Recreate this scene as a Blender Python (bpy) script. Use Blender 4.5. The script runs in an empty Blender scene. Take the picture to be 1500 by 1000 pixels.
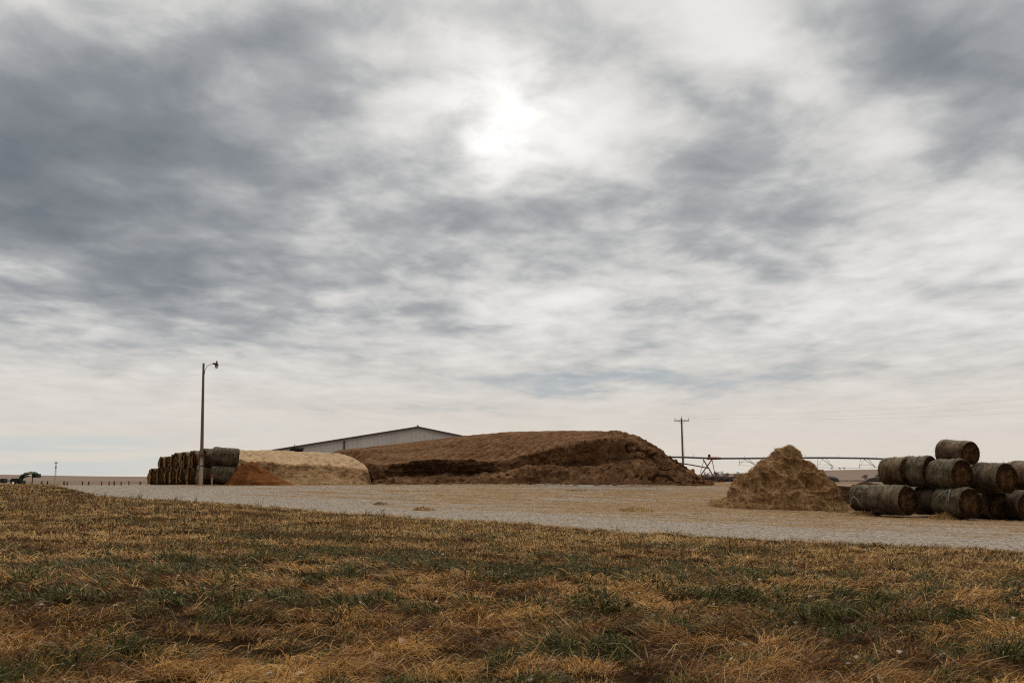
import bpy, math, random
import numpy as np
from mathutils import Vector, Matrix

scene = bpy.context.scene
COL = scene.collection
R = math.radians
random.seed(4)
RNG = np.random.default_rng(11)

# ------------------------------------------------------------------ camera, sky, sun
EYE = 2.1
TILT = math.atan(200 / 1458.33)
cam_d = bpy.data.cameras.new("camera")
cam_d.sensor_width = 36.0
cam_d.lens = 35.0
cam_d.clip_start = 0.05
cam_d.clip_end = 20000
cam_d.dof.use_dof = True
cam_d.dof.focus_distance = 60
cam_d.dof.aperture_fstop = 4.0
cam = bpy.data.objects.new("camera", cam_d)
COL.objects.link(cam)
cam.location = (0, 0, EYE)
cam.rotation_euler = (R(90) + TILT, 0, 0)
scene.camera = cam

def ray(px, py):
    x = (px - 750) / 1458.33
    y = (500 - py) / 1458.33
    return Vector((x, math.cos(TILT) - y * math.sin(TILT), math.sin(TILT) + y * math.cos(TILT)))

def P(px, py, d):
    """world point seen at photo pixel px,py standing d metres ahead"""
    v = ray(px, py)
    v = v * (d / v.y)
    return Vector((v.x, v.y, v.z + EYE))

scene.view_settings.view_transform = 'Standard'
scene.view_settings.look = 'None'
scene.view_settings.exposure = 0.0
scene.view_settings.gamma = 1.0
scene.cycles.use_denoising = False
scene.cycles.filter_width = 1.15

SUN_EL, SUN_AZ = R(20.4), R(-1.2)

class NT:
    """small helper for node graphs"""
    def __init__(self, tree):
        self.t = tree
        self.n = tree.nodes
        self.l = tree.links
    def new(self, kind, **kw):
        nd = self.n.new(kind)
        for k, v in kw.items():
            setattr(nd, k, v)
        return nd
    def put(self, sock, v):
        if isinstance(v, bpy.types.NodeSocket):
            self.l.new(v, sock)
        elif v is not None:
            if isinstance(v, (tuple, list)) and sock.type == 'RGBA' and len(v) == 3:
                v = (*v, 1)
            sock.default_value = v
    def math(self, op, a, b=None, c=None, clamp=False):
        nd = self.new('ShaderNodeMath', operation=op, use_clamp=clamp)
        for i, v in enumerate((a, b, c)):
            self.put(nd.inputs[i], v)
        return nd.outputs[0]
    def vmath(self, op, a, b=None, scale=None):
        nd = self.new('ShaderNodeVectorMath', operation=op)
        self.put(nd.inputs[0], a)
        if b is not None:
            self.put(nd.inputs[1], b)
        if scale is not None:
            self.put(nd.inputs[3], scale)
        return nd.outputs['Value'] if op in ('LENGTH', 'DOT_PRODUCT', 'DISTANCE') else nd.outputs[0]
    def noise(self, vec, scale, detail=4, rough=0.55, dist=0.0, lac=2.0, typ='FBM', out=0):
        nd = self.new('ShaderNodeTexNoise')
        nd.noise_type = typ
        self.put(nd.inputs['Vector'], vec)
        self.put(nd.inputs['Scale'], scale)
        self.put(nd.inputs['Detail'], detail)
        self.put(nd.inputs['Roughness'], rough)
        self.put(nd.inputs['Lacunarity'], lac)
        self.put(nd.inputs['Distortion'], dist)
        return nd.outputs[out]
    def ramp(self, fac, stops, interp='LINEAR'):
        nd = self.new('ShaderNodeValToRGB')
        cr = nd.color_ramp
        cr.interpolation = interp
        while len(cr.elements) < len(stops):
            cr.elements.new(0.5)
        for e, (p, c) in zip(cr.elements, stops):
            e.position = p
            e.color = (*c, 1) if len(c) == 3 else c
        self.put(nd.inputs[0], fac)
        return nd.outputs[0]
    def mix(self, fac, a, b, blend='MIX'):
        nd = self.new('ShaderNodeMix', data_type='RGBA', blend_type=blend)
        self.put(nd.inputs[0], fac)
        self.put(nd.inputs[6], a)
        self.put(nd.inputs[7], b)
        return nd.outputs[2]
    def maprange(self, v, a, b, c=0.0, d=1.0, smooth=True):
        nd = self.new('ShaderNodeMapRange', interpolation_type='SMOOTHSTEP' if smooth else 'LINEAR')
        self.put(nd.inputs[0], v)
        for i, q in enumerate((a, b, c, d)):
            self.put(nd.inputs[i + 1], q)
        return nd.outputs[0]
    def sep(self, v):
        nd = self.new('ShaderNodeSeparateXYZ')
        self.put(nd.inputs[0], v)
        return nd.outputs
    def comb(self, x, y, z):
        nd = self.new('ShaderNodeCombineXYZ')
        for i, v in enumerate((x, y, z)):
            self.put(nd.inputs[i], v)
        return nd.outputs[0]
    def mapping(self, v, loc=(0, 0, 0), rot=(0, 0, 0), sc=(1, 1, 1), typ='POINT'):
        nd = self.new('ShaderNodeMapping', vector_type=typ)
        self.put(nd.inputs[0], v)
        nd.inputs[1].default_value = loc
        nd.inputs[2].default_value = rot
        nd.inputs[3].default_value = sc
        return nd.outputs[0]

def build_world():
    w = bpy.data.worlds.new("World")
    scene.world = w
    w.use_nodes = True
    g = NT(w.node_tree)
    g.n.clear()
    out = g.new('ShaderNodeOutputWorld')
    bg = g.new('ShaderNodeBackground')
    g.l.new(bg.outputs[0], out.inputs[0])
    sky = g.new('ShaderNodeTexSky', sky_type='NISHITA')
    sky.sun_disc = False
    sky.sun_elevation = SUN_EL
    sky.sun_rotation = SUN_AZ
    sky.air_density = 1.0
    sky.dust_density = 2.0
    d = g.vmath('NORMALIZE', g.new('ShaderNodeTexCoord').outputs['Generated'])
    x, y, z = g.sep(d)
    zc = g.math('ADD', g.math('MAXIMUM', z, 0.0), 0.085)
    plane = g.comb(g.math('DIVIDE', x, zc), g.math('DIVIDE', y, zc), 0.0)
    plane = g.mapping(plane, loc=(3.1, 1.7, 0.4))
    # directions warped by noise, so that the large cloud masses get ragged edges
    wn = g.noise(g.mapping(plane, sc=(1.3, 0.9, 1)), 1.6, 6, 0.55, out=1)
    wn2 = g.vmath('SCALE', g.vmath('SUBTRACT', wn, (0.5, 0.5, 0.5)), scale=0.22)
    wn2 = g.vmath('MULTIPLY', wn2, (1.0, 0.3, 0.55))
    el = g.math('MULTIPLY', g.math('MAXIMUM', z, 0.0), 5.0, clamp=True)
    dw = g.vmath('ADD', d, g.vmath('SCALE', wn2, scale=el))

    def blob(px, py, rx, ry, rot, vec):
        c = ray(px, py).normalized()
        q = g.vmath('SUBTRACT', vec, tuple(c))
        yaw = math.atan2(c.x, c.y)
        # turn so that local x runs along the horizon and z goes up the sky
        q = g.mapping(q, rot=(0, 0, yaw))
        q = g.mapping(q, rot=(0, R(-rot), 0))
        k = 1458.33 * 0.9
        q = g.vmath('MULTIPLY', q, (k / rx, 1.0, k / ry))
        qx, qy, qz = g.sep(q)
        e = g.math('ADD', g.math('MULTIPLY', qx, qx), g.math('MULTIPLY', qz, qz))
        e = g.math('ADD', e, g.math('MULTIPLY', g.math('GREATER_THAN', qy, 0.8), 50))
        return g.math('EXPONENT', g.math('MULTIPLY', e, -1.0))

    blobs = [  # px, py, rx, ry, tilt, weight (darker +, brighter -)
        (20, 130, 210, 75, -14, .72), (140, 190, 190, 80, -22, .52), (60, 260, 220, 60, -10, .54),
        (110, 330, 190, 50, -12, .58), (310, 395, 260, 42, -14, .62), (560, 425, 230, 34, -4, .28),
        (60, 430, 200, 40, -10, .22), (360, 55, 110, 30, -14, .46), (450, 120, 70, 45, -40, .16),
        (400, 300, 110, 40, -20, .18), (310, 270, 100, 50, -20, .25), (520, 270, 120, 40, -20, .20),
        (800, 315, 110, 48, 0, .36), (720, 395, 190, 34, 0, .18), (1110, 285, 150, 52, 10, .48),
        (1010, 160, 110, 40, 20, .28), (930, 85, 60, 32, 10, .24), (800, 90, 60, 36, -30, .28), (640, 25, 180, 28, 0, .26),
        (1370, 130, 130, 50, 25, .50), (1470, 70, 170, 70, 15, .42), (1470, 250, 110, 70, 20, .55), (1300, 70, 90, 34, -15, .28),
        (690, 218, 50, 20, 0, .12), (950, 345, 160, 36, 0, .10),
        (900, 562, 250, 12, 0, .30), (1250, 548, 190, 12, 4, .16), (640, 597, 150, 9, 0, .20), (380, 470, 300, 30, -8, .24),
        (735, 165, 130, 60, 0, -.34), (230, 30, 170, 32, -14, -.22), (560, 170, 120, 55, -35, -.10), (500, 330, 130, 34, -24, -.24),
        (1230, 130, 190, 38, 28, -.22), (1120, 60, 80, 60, 40, -.20), (1330, 330, 220, 50, 14, -.14), (1180, 430, 360, 46, 0, -.22),
        (1290, 90, 70, 24, 0, -.12), (330, 160, 80, 40, -35, -.20), (60, 480, 140, 16, -6, -.14),
    ]
    tot = None
    for b in blobs:
        v = g.math('MULTIPLY', blob(*b[:5], dw), b[5] * 0.78)
        tot = v if tot is None else g.math('ADD', tot, v)
    # cloud texture: broad rolls, streaks, fine wisps
    p1 = g.mapping(plane, rot=(0, 0, R(8)), sc=(1.25, 0.80, 1))
    n1 = g.noise(p1, 1.35, 6, 0.50, dist=0.25)
    n2 = g.noise(g.mapping(plane, loc=(7, 2, 3), rot=(0, 0, R(-10)), sc=(1.2, 0.9, 1)), 4.6, 7, 0.56, dist=0.25)
    n3 = g.noise(g.mapping(plane, loc=(1, 9, 5), rot=(0, 0, R(12)), sc=(1.1, 0.7, 1)), 0.9, 6, 0.55, dist=0.2)
    det = g.math('ADD', g.math('MULTIPLY', g.math('SUBTRACT', n1, 0.5), 1.25),
                 g.math('MULTIPLY', g.math('SUBTRACT', n2, 0.5), 1.0))
    det = g.math('ADD', det, g.math('MULTIPLY', g.math('SUBTRACT', n3, 0.5), 0.45))
    n4 = g.noise(g.mapping(plane, loc=(5, 4, 8), rot=(0, 0, R(20)), sc=(1.1, 0.95, 1)), 2.5, 5, 0.5, dist=0.2)
    puff = g.math('SUBTRACT', 0.075, g.math('ABSOLUTE', g.math('SUBTRACT', n4, 0.5)))
    det = g.math('ADD', det, g.math('MULTIPLY', puff, 0.9))
    fade = g.maprange(z, 0.02, 0.20, 0.20, 1.0)
    dens = g.math('ADD', g.math('MULTIPLY', det, fade), tot)
    dens = g.math('ADD', dens, 0.29)
    cloud = g.ramp(g.maprange(dens, -0.35, 1.6, smooth=False), [(0.0, (8.7, 8.55, 8.3)), (0.18, (8.0, 7.85, 7.6)), (0.275, (7.2, 7.07, 6.9)), (0.377, (5.9, 5.88, 5.8)),
                          (0.487, (4.2, 4.32, 4.42)), (0.59, (3.25, 3.42, 3.62)), (0.71, (2.45, 2.64, 2.9)), (1.0, (1.5, 1.7, 1.95))])
    # creamy light low over the horizon
    low = g.maprange(z, 0.0, 0.16, 1.0, 0.0)
    cream = g.ramp(dens, [(0.0, (7.8, 7.05, 6.2)), (0.38, (7.0, 6.3, 5.5)), (0.55, (5.3, 5.35, 5.2)), (0.9, (3.4, 3.9, 4.3))])
    cloud = g.mix(g.math('MULTIPLY', low, 0.9), cloud, cream)
    # open, paler blue low on the left
    gap = blob(30, 668, 330, 42, 0, dw)
    gapn = g.noise(g.mapping(d, sc=(3, 3, 46)), 1.6, 5, 0.55)
    gapf = g.math('MULTIPLY', gap, g.maprange(gapn, 0.38, 0.56, 0.15, 1.0))
    blue = g.mix(0.97, sky.outputs[0], (5.0, 5.75, 6.0))
    cloud = g.mix(g.math('MULTIPLY', gapf, 0.75, clamp=True), cloud, blue)
    thin = g.math('MULTIPLY', blob(885, 561, 170, 9, 0, dw), 0.55)
    cloud = g.mix(thin, cloud, (3.7, 4.4, 5.0))
    # the sun burning through
    sd = Vector((math.sin(SUN_AZ) * math.cos(SUN_EL), math.cos(SUN_AZ) * math.cos(SUN_EL), math.sin(SUN_EL)))
    ang = g.math('ARCCOSINE', g.math('MINIMUM', g.vmath('DOT_PRODUCT', g.vmath('NORMALIZE', g.vmath('ADD', g.vmath('MULTIPLY', d, (1.7, 1.7, 1.7)), dw)), tuple(sd)), 0.99999))
    core = g.math('EXPONENT', g.math('MULTIPLY', g.math('POWER', g.math('DIVIDE', ang, R(2.8)), 2), -1))
    halo = g.math('EXPONENT', g.math('MULTIPLY', g.math('POWER', g.math('DIVIDE', ang, R(6.0)), 2), -1))
    veil = g.maprange(dens, 0.0, 0.75, 1.0, 0.25)
    glow = g.math('MULTIPLY', g.math('ADD', g.math('MULTIPLY', g.math('MULTIPLY', core, g.maprange(n2, 0.60, 0.42, 0.45, 1.0)), 2.4), g.math('MULTIPLY', halo, 1.0)), veil)
    cloud = g.mix(1.0, cloud, g.vmath('SCALE', g.comb(1.0, 0.98, 0.94), scale=glow), blend='ADD')
    # overcast skies are brightest overhead
    up = g.maprange(z, 0.46, 0.80, 1.0, 3.6)
    cloud = g.vmath('SCALE', cloud, scale=up)
    cloud = g.mix(g.maprange(z, 0.46, 0.8), cloud, g.vmath('MULTIPLY', cloud, (1.0, 0.955, 0.885)))
    # away from the sun the overcast is much darker
    rear = g.maprange(y, -0.45, 0.35, 0.0, 1.0)
    cloud = g.mix(rear, g.vmath('MULTIPLY', cloud, (0.44, 0.39, 0.33)), cloud)
    g.l.new(cloud, bg.inputs[0])
    bg.inputs[1].default_value = 0.1
    w.cycles.sampling_method = 'MANUAL'
    w.cycles.sample_map_resolution = 512

build_world()

sun_d = bpy.data.lights.new("sun", 'SUN')
sun_d.energy = 1.5
sun_d.angle = R(10)
sun_d.color = (1.0, 0.92, 0.80)
sun = bpy.data.objects.new("sun", sun_d)
COL.objects.link(sun)
sun_dir = Vector((math.sin(SUN_AZ) * math.cos(SUN_EL), math.cos(SUN_AZ) * math.cos(SUN_EL), math.sin(SUN_EL)))
sun.rotation_euler = (-sun_dir).to_track_quat('-Z', 'Y').to_euler()
sun.location = (0, 60, 40)

# ------------------------------------------------------------------ numpy helpers
def _hash(xi, yi, zi, seed):
    h = (xi.astype(np.int64) * 374761393 + yi.astype(np.int64) * 668265263 + zi.astype(np.int64) * 1440662683 + seed * 974711) & 0xFFFFFFFF
    h = ((h ^ (h >> 13)) * 1274126177) & 0xFFFFFFFF
    h = ((h ^ (h >> 16)) * 2246822519) & 0xFFFFFFFF
    h = h ^ (h >> 15)
    return h.astype(np.float64) / 2147483647.5 - 1.0

def vnoise(x, y, z=0.0, seed=0):
    x, y, z = np.broadcast_arrays(np.asarray(x, float), np.asarray(y, float), np.asarray(z, float))
    xf, yf, zf = np.floor(x), np.floor(y), np.floor(z)
    fx, fy, fz = x - xf, y - yf, z - zf
    xi, yi, zi = xf.astype(np.int64), yf.astype(np.int64), zf.astype(np.int64)
    u, v, w = [t * t * t * (t * (t * 6 - 15) + 10) for t in (fx, fy, fz)]
    r = 0
    for dx in (0, 1):
        for dy in (0, 1):
            for dz in (0, 1):
                wt = (u if dx else 1 - u) * (v if dy else 1 - v) * (w if dz else 1 - w)
                r = r + wt * _hash(xi + dx, yi + dy, zi + dz, seed)
    return r

def fbm(x, y, z=0.0, octv=4, seed=0, gain=0.5, lac=2.03):
    a, s, r = 1.0, 0.0, 0
    x, y, z = np.asarray(x, float), np.asarray(y, float), np.asarray(z, float)
    for i in range(octv):
        r = r + a * vnoise(x, y, z, seed + i * 17)
        s += a
        a *= gain
        x, y, z = x * lac + 3.7, y * lac + 1.3, z * lac + 7.1
    return r / s

def billow(x, y, z=0.0, octv=3, seed=0, gain=0.5):
    a, s, r = 1.0, 0.0, 0
    x, y, z = np.asarray(x, float), np.asarray(y, float), np.asarray(z, float)
    for i in range(octv):
        r = r + a * (1 - 2 * np.abs(vnoise(x, y, z, seed + i * 13)))
        s += a
        a *= gain
        x, y, z = x * 2.1 + 3.7, y * 2.1 + 1.3, z * 2.1 + 7.1
    return r / s          # rounded lumps with sharp creases between them

def sstep(a, b, x):
    t = np.clip((np.asarray(x, float) - a) / (b - a), 0, 1)
    return t * t * (3 - 2 * t)

def link(o, parent=None):
    COL.objects.link(o)
    if parent is not None:
        o.parent = parent
    return o

def np_mesh(name, V, faces, mat, parent=None, smooth=True, attrs=None, colors=None):
    """faces: list of (n,k) int arrays"""
    V = np.ascontiguousarray(V, dtype=np.float32)
    me = bpy.data.meshes.new(name)
    me.vertices.add(len(V))
    me.vertices.foreach_set('co', V.ravel())
    faces = [np.asarray(f, np.int32) for f in faces if len(f)]
    idx = np.concatenate([f.ravel() for f in faces])
    tot = np.concatenate([np.full(len(f), f.shape[1], np.int32) for f in faces])
    st = np.concatenate([[0], np.cumsum(tot)[:-1]]).astype(np.int32)
    me.loops.add(len(idx))
    me.loops.foreach_set('vertex_index', idx)
    me.polygons.add(len(tot))
    me.polygons.foreach_set('loop_start', st)
    me.polygons.foreach_set('loop_total', tot)
    me.polygons.foreach_set('use_smooth', np.full(len(tot), smooth, bool))
    me.update(calc_edges=True)
    for k, a in (attrs or {}).items():
        at = me.attributes.new(k, 'FLOAT', 'POINT')
        at.data.foreach_set('value', np.ascontiguousarray(a, np.float32))
    if colors is not None:
        at = me.attributes.new('tint', 'FLOAT_COLOR', 'POINT')
        c4 = np.ones((len(V), 4), np.float32)
        c4[:, :3] = colors
        at.data.foreach_set('color', c4.ravel())
    if mat is not None:
        me.materials.append(mat)
    return link(bpy.data.objects.new(name, me), parent)

class MB:
    """collects simple shapes, builds them as one mesh"""
    def __init__(self):
        self.v, self.f = [], []
    def add(self, vs, fs):
        b = len(self.v)
        self.v += [tuple(p) for p in vs]
        self.f += [tuple(b + i for i in q) for q in fs]
        return self
    def box(self, c, s, M=None, bevel=0.0):
        hx, hy, hz = s[0] / 2, s[1] / 2, s[2] / 2
        vs = [Vector((sx * hx, sy * hy, sz * hz)) for sz in (-1, 1) for sy in (-1, 1) for sx in (-1, 1)]
        if M is not None:
            vs = [M @ p for p in vs]
        vs = [p + Vector(c) for p in vs]
        return self.add(vs, [(0, 2, 3, 1), (4, 5, 7, 6), (0, 1, 5, 4), (2, 6, 7, 3), (0, 4, 6, 2), (1, 3, 7, 5)])
    def tube(self, pts, rad, n=8, caps=True):
        pts = [Vector(p) for p in pts]
        if not hasattr(rad, '__len__'):
            rad = [rad] * len(pts)
        rings = []
        for i, p in enumerate(pts):
            t = (pts[min(i + 1, len(pts) - 1)] - pts[max(i - 1, 0)]).normalized()
            a = Vector((0, 0, 1)) if abs(t.z) < 0.9 else Vector((0, 1, 0))
            u = t.cross(a).normalized()
            w = u.cross(t)
            rings.append([p + (u * math.cos(2 * math.pi * k / n) + w * math.sin(2 * math.pi * k / n)) * rad[i] for k in range(n)])
        vs = [q for r_ in rings for q in r_]
        fs = [(i * n + k, i * n + (k + 1) % n, (i + 1) * n + (k + 1) % n, (i + 1) * n + k) for i in range(len(pts) - 1) for k in range(n)]
        if caps:
            fs += [tuple(range(n))[::-1], tuple((len(pts) - 1) * n + k for k in range(n))]
        return self.add(vs, fs)
    def lathe(self, prof, M, n=24):
        """prof: list of (radius, axial); spun round local z, then moved by M"""
        vs, fs = [], []
        for (r_, a) in prof:
            for k in range(n):
                vs.append(M @ Vector((r_ * math.cos(2 * math.pi * k / n), r_ * math.sin(2 * math.pi * k / n), a)))
        for i in range(len(prof) - 1):
            for k in range(n):
                fs.append((i * n + k, i * n + (k + 1) % n, (i + 1) * n + (k + 1) % n, (i + 1) * n + k))
        return self.add(vs, fs)
    def build(self, name, mat, parent=None, smooth=False):
        me = bpy.data.meshes.new(name)
        inv = None
        me.from_pydata(self.v, [], self.f)
        me.polygons.foreach_set('use_smooth', [smooth] * len(me.polygons))
        me.materials.append(mat)
        me.update()
        o = link(bpy.data.objects.new(name, me))
        if parent is not None:
            o.parent = parent
            o.matrix_parent_inverse = Matrix.Translation(parent.location).inverted() if parent.rotation_euler == Vector((0, 0, 0)) else parent.matrix_basis.inverted()
        return o

def thing(name, label, cat, loc=(0, 0, 0), group=None):
    o = bpy.data.objects.new(name, None)
    o.empty_display_size = 0.3
    COL.objects.link(o)
    o.location = loc
    tag(o, label, cat, group)
    return o

def tag(o, label=None, cat=None, group=None, kind=None):
    if label: o['label'] = label
    if cat: o['category'] = cat
    if group: o['group'] = group
    if kind: o['kind'] = kind
    return o

def adopt(child, parent):
    """parent a world-space mesh without moving it"""
    child.parent = parent
    child.matrix_parent_inverse = parent.matrix_basis.inverted()
    return child

# ------------------------------------------------------------------ materials
def material(name):
    m = bpy.data.materials.new(name)
    m.use_nodes = True
    g = NT(m.node_tree)
    g.n.clear()
    out = g.new('ShaderNodeOutputMaterial')
    b = g.new('ShaderNodeBsdfPrincipled')
    g.l.new(b.outputs[0], out.inputs[0])
    b.inputs['Roughness'].default_value = 0.85
    b.inputs['Specular IOR Level'].default_value = 0.2
    return m, g, b, out

def bump(g, b, h, strength, dist):
    nd = g.new('ShaderNodeBump')
    nd.inputs['Strength'].default_value = strength
    nd.inputs['Distance'].default_value = dist
    g.put(nd.inputs['Height'], h)
    g.l.new(nd.outputs[0], b.inputs['Normal'])

def geo_pos(g):
    return g.new('ShaderNodeNewGeometry').outputs['Position']

def obj_pos(g):
    return g.new('ShaderNodeTexCoord').outputs['Object']

def attr(g, name, out='Fac'):
    return g.new('ShaderNodeAttribute', attribute_name=name).outputs[out]

def mat_simple(name, col, rough=0.7, metal=0.0, var=0.25, scale=6.0, spec=0.3, bmp=0.0):
    m, g, b, o = material(name)
    p = obj_pos(g)
    n = g.noise(p, scale, 5, 0.6)
    c = g.mix(g.maprange(n, 0.3, 0.7), tuple(x * (1 - var) for x in col), tuple(min(1, x * (1 + var)) for x in col))
    g.put(b.inputs['Base Color'], c)
    b.inputs['Roughness'].default_value = rough
    b.inputs['Metallic'].default_value = metal
    b.inputs['Specular IOR Level'].default_value = spec
    if bmp:
        bump(g, b, g.noise(p, scale * 5, 4, 0.6), bmp, 0.01)
    return m

def mat_clumpy(name, dark, mid, light, s1, s2, bstr=0.8, bdist=0.05, streak=(1, 1, 1), rough=0.95):
    """loose piled material: chunks and grains in three tones"""
    m, g, b, o = material(name)
    p = g.mapping(obj_pos(g), sc=streak)
    n1 = g.noise(p, s1, 6, 0.6, dist=0.3)
    n2 = g.noise(p, s2, 5, 0.65)
    n3 = g.noise(p, s2 * 4.3, 3, 0.6)
    f = g.math('ADD', g.math('MULTIPLY', n1, 0.5), g.math('ADD', g.math('MULTIPLY', n2, 0.32), g.math('MULTIPLY', n3, 0.18)))
    c = g.ramp(f, [(0.36, dark), (0.5, mid), (0.64, light)])
    g.put(b.inputs['Base Color'], c)
    b.inputs['Roughness'].default_value = rough
    b.inputs['Specular IOR Level'].default_value = 0.0
    h = g.math('ADD', g.math('MULTIPLY', n2, 0.6), g.math('MULTIPLY', n3, 0.4))
    bump(g, b, h, bstr, bdist)
    return m

def mat_blades(name, trans=0.35):
    m, g, b, o = material(name)
    c = attr(g, 'tint', 'Color')
    g.put(b.inputs['Base Color'], c)
    b.inputs['Roughness'].default_value = 0.75
    b.inputs['Specular IOR Level'].default_value = 0.15
    t = g.new('ShaderNodeBsdfTranslucent')
    g.put(t.inputs[0], c)
    mx = g.new('ShaderNodeMixShader')
    mx.inputs[0].default_value = trans
    g.l.new(b.outputs[0], mx.inputs[1])
    g.l.new(t.outputs[0], mx.inputs[2])
    g.l.new(mx.outputs[0], o.inputs[0])
    return m

M_BLADE = mat_blades('dry_grass_blade', 0.18)
M_FIBRE = mat_blades('hay_fibre', 0.2)

def mat_ground():
    m, g, b, o = material('thatch_soil')
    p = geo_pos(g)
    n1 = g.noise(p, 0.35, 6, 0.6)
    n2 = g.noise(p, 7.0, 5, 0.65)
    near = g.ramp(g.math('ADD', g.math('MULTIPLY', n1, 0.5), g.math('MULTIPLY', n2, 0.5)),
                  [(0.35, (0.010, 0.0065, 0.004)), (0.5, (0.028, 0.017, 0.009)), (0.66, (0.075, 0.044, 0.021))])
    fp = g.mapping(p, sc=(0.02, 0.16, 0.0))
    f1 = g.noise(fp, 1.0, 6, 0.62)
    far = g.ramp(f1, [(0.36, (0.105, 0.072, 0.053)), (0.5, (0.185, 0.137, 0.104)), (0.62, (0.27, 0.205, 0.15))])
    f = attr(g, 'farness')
    far = g.mix(g.maprange(g.vmath('LENGTH', p), 180, 620, 0, 0.85), far, g.mix(f1, (0.125, 0.097, 0.082), (0.225, 0.178, 0.15)))  # distance haze put into the colour of the far ground
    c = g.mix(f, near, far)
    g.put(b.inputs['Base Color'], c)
    b.inputs['Roughness'].default_value = 0.95
    b.inputs['Specular IOR Level'].default_value = 0.0
    bump(g, b, n2, 0.6, 0.04)
    return m

def mat_yard():
    m, g, b, o = material('gravel_and_straw')
    p = geo_pos(g)
    st = attr(g, 'straw')
    dirt = attr(g, 'dirt')
    streak = g.mapping(p, rot=(0, 0, R(36)), sc=(0.30, 1.4, 1))
    n1 = g.noise(streak, 0.55, 7, 0.62, dist=0.4)
    n2 = g.noise(p, 1.6, 6, 0.65)
    grain = g.noise(p, 16.0, 3, 0.7)
    vor = g.new('ShaderNodeTexVoronoi')
    g.put(vor.inputs['Vector'], p)
    vor.inputs['Scale'].default_value = 14.0
    stone = g.sep(vor.outputs['Color'])[0]
    gr = g.math('ADD', g.math('MULTIPLY', stone, 0.5), g.math('ADD', g.math('MULTIPLY', grain, 0.35), g.math('MULTIPLY', n2, 0.35)))
    coarse = g.noise(g.mapping(p, rot=(0, 0, R(8)), sc=(1.0, 0.6, 1)), 8.5, 3, 0.75)
    gr = g.math('ADD', gr, g.math('MULTIPLY', g.math('SUBTRACT', coarse, 0.5), 1.5))
    gravel = g.ramp(gr, [(0.22, (0.07, 0.057, 0.046)), (0.5, (0.175, 0.15, 0.125)), (0.85, (0.32, 0.288, 0.255))])
    straw = g.ramp(g.math('ADD', g.math('MULTIPLY', n2, 0.4), g.math('MULTIPLY', coarse, 0.6)),
                   [(0.36, (0.075, 0.045, 0.024)), (0.5, (0.19, 0.125, 0.068)), (0.64, (0.30, 0.212, 0.125))])
    dcol = g.ramp(n2, [(0.35, (0.10, 0.062, 0.035)), (0.55, (0.23, 0.155, 0.085)), (0.7, (0.33, 0.235, 0.13))])
    f = g.math('ADD', st, g.math('MULTIPLY', g.math('SUBTRACT', n1, 0.5), 3.2))
    f = g.math('ADD', f, g.math('MULTIPLY', g.math('SUBTRACT', n2, 0.5), 1.2))
    f = g.maprange(f, 0.22, 0.74)
    c = g.mix(g.math('MULTIPLY', f, 0.88), gravel, straw)
    fd = g.maprange(g.math('ADD', dirt, g.math('MULTIPLY', g.math('SUBTRACT', n2, 0.5), 0.8)), 0.35, 0.65)
    c = g.mix(g.math('MULTIPLY', fd, 0.9), c, dcol)
    g.put(b.inputs['Base Color'], c)
    b.inputs['Roughness'].default_value = 0.9
    b.inputs['Specular IOR Level'].default_value = 0.0
    bump(g, b, g.math('ADD', g.math('MULTIPLY', grain, 0.6), g.math('MULTIPLY', stone, 0.5)), 0.7, 0.03)
    return m

M_GROUND = mat_ground()
M_YARD = mat_yard()

def mat_bale_wrap(name, tones, seed):
    m, g, b, o = material(name)
    p = obj_pos(g)
    q = g.mapping(p, loc=(seed * 3.1, seed, 0), sc=(1.0, 1.0, 1.0))
    band = g.noise(g.mapping(q, sc=(7.0, 1.1, 1.1)), 1.0, 5, 0.65)
    blot = g.noise(q, 1.7, 5, 0.6, dist=0.4)
    fine = g.noise(g.mapping(q, sc=(1, 1, 1)), 26.0, 3, 0.7)
    f = g.math('ADD', g.math('MULTIPLY', band, 0.32), g.math('ADD', g.math('MULTIPLY', blot, 0.46), g.math('MULTIPLY', fine, 0.22)))
    c = g.ramp(f, [(0.38, tones[0]), (0.48, tones[1]), (0.57, tones[2]), (0.67, tones[3])])
    # algae and bleached net along the top
    nz = g.sep(g.new('ShaderNodeNewGeometry').outputs['Normal'])[2]
    moss = g.noise(g.mapping(q, sc=(1.8, 0.8, 0.8)), 3.2, 6, 0.7)
    mf = g.math('MULTIPLY', g.maprange(nz, 0.2, 0.95), g.maprange(moss, 0.42, 0.62))
    c = g.mix(g.math('MULTIPLY', mf, 0.7), c, (0.19, 0.19, 0.145))
    g.put(b.inputs['Base Color'], c)
    b.inputs['Roughness'].default_value = 0.9
    b.inputs['Specular IOR Level'].default_value = 0.04
    bump(g, b, g.math('ADD', fine, g.math('MULTIPLY', band, 0.8)), 0.9, 0.03)
    return m

WRAP_TONES = [
    [(0.020, 0.014, 0.010), (0.068, 0.050, 0.036), (0.135, 0.102, 0.073), (0.25, 0.196, 0.144)],
    [(0.018, 0.015, 0.010), (0.062, 0.050, 0.035), (0.125, 0.102, 0.071), (0.23, 0.19, 0.138)],
    [(0.022, 0.014, 0.009), (0.078, 0.051, 0.034), (0.155, 0.106, 0.069), (0.27, 0.195, 0.13)],
]
M_WRAPS = [mat_bale_wrap('old_net_wrap', t, i) for i, t in enumerate(WRAP_TONES)]

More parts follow.
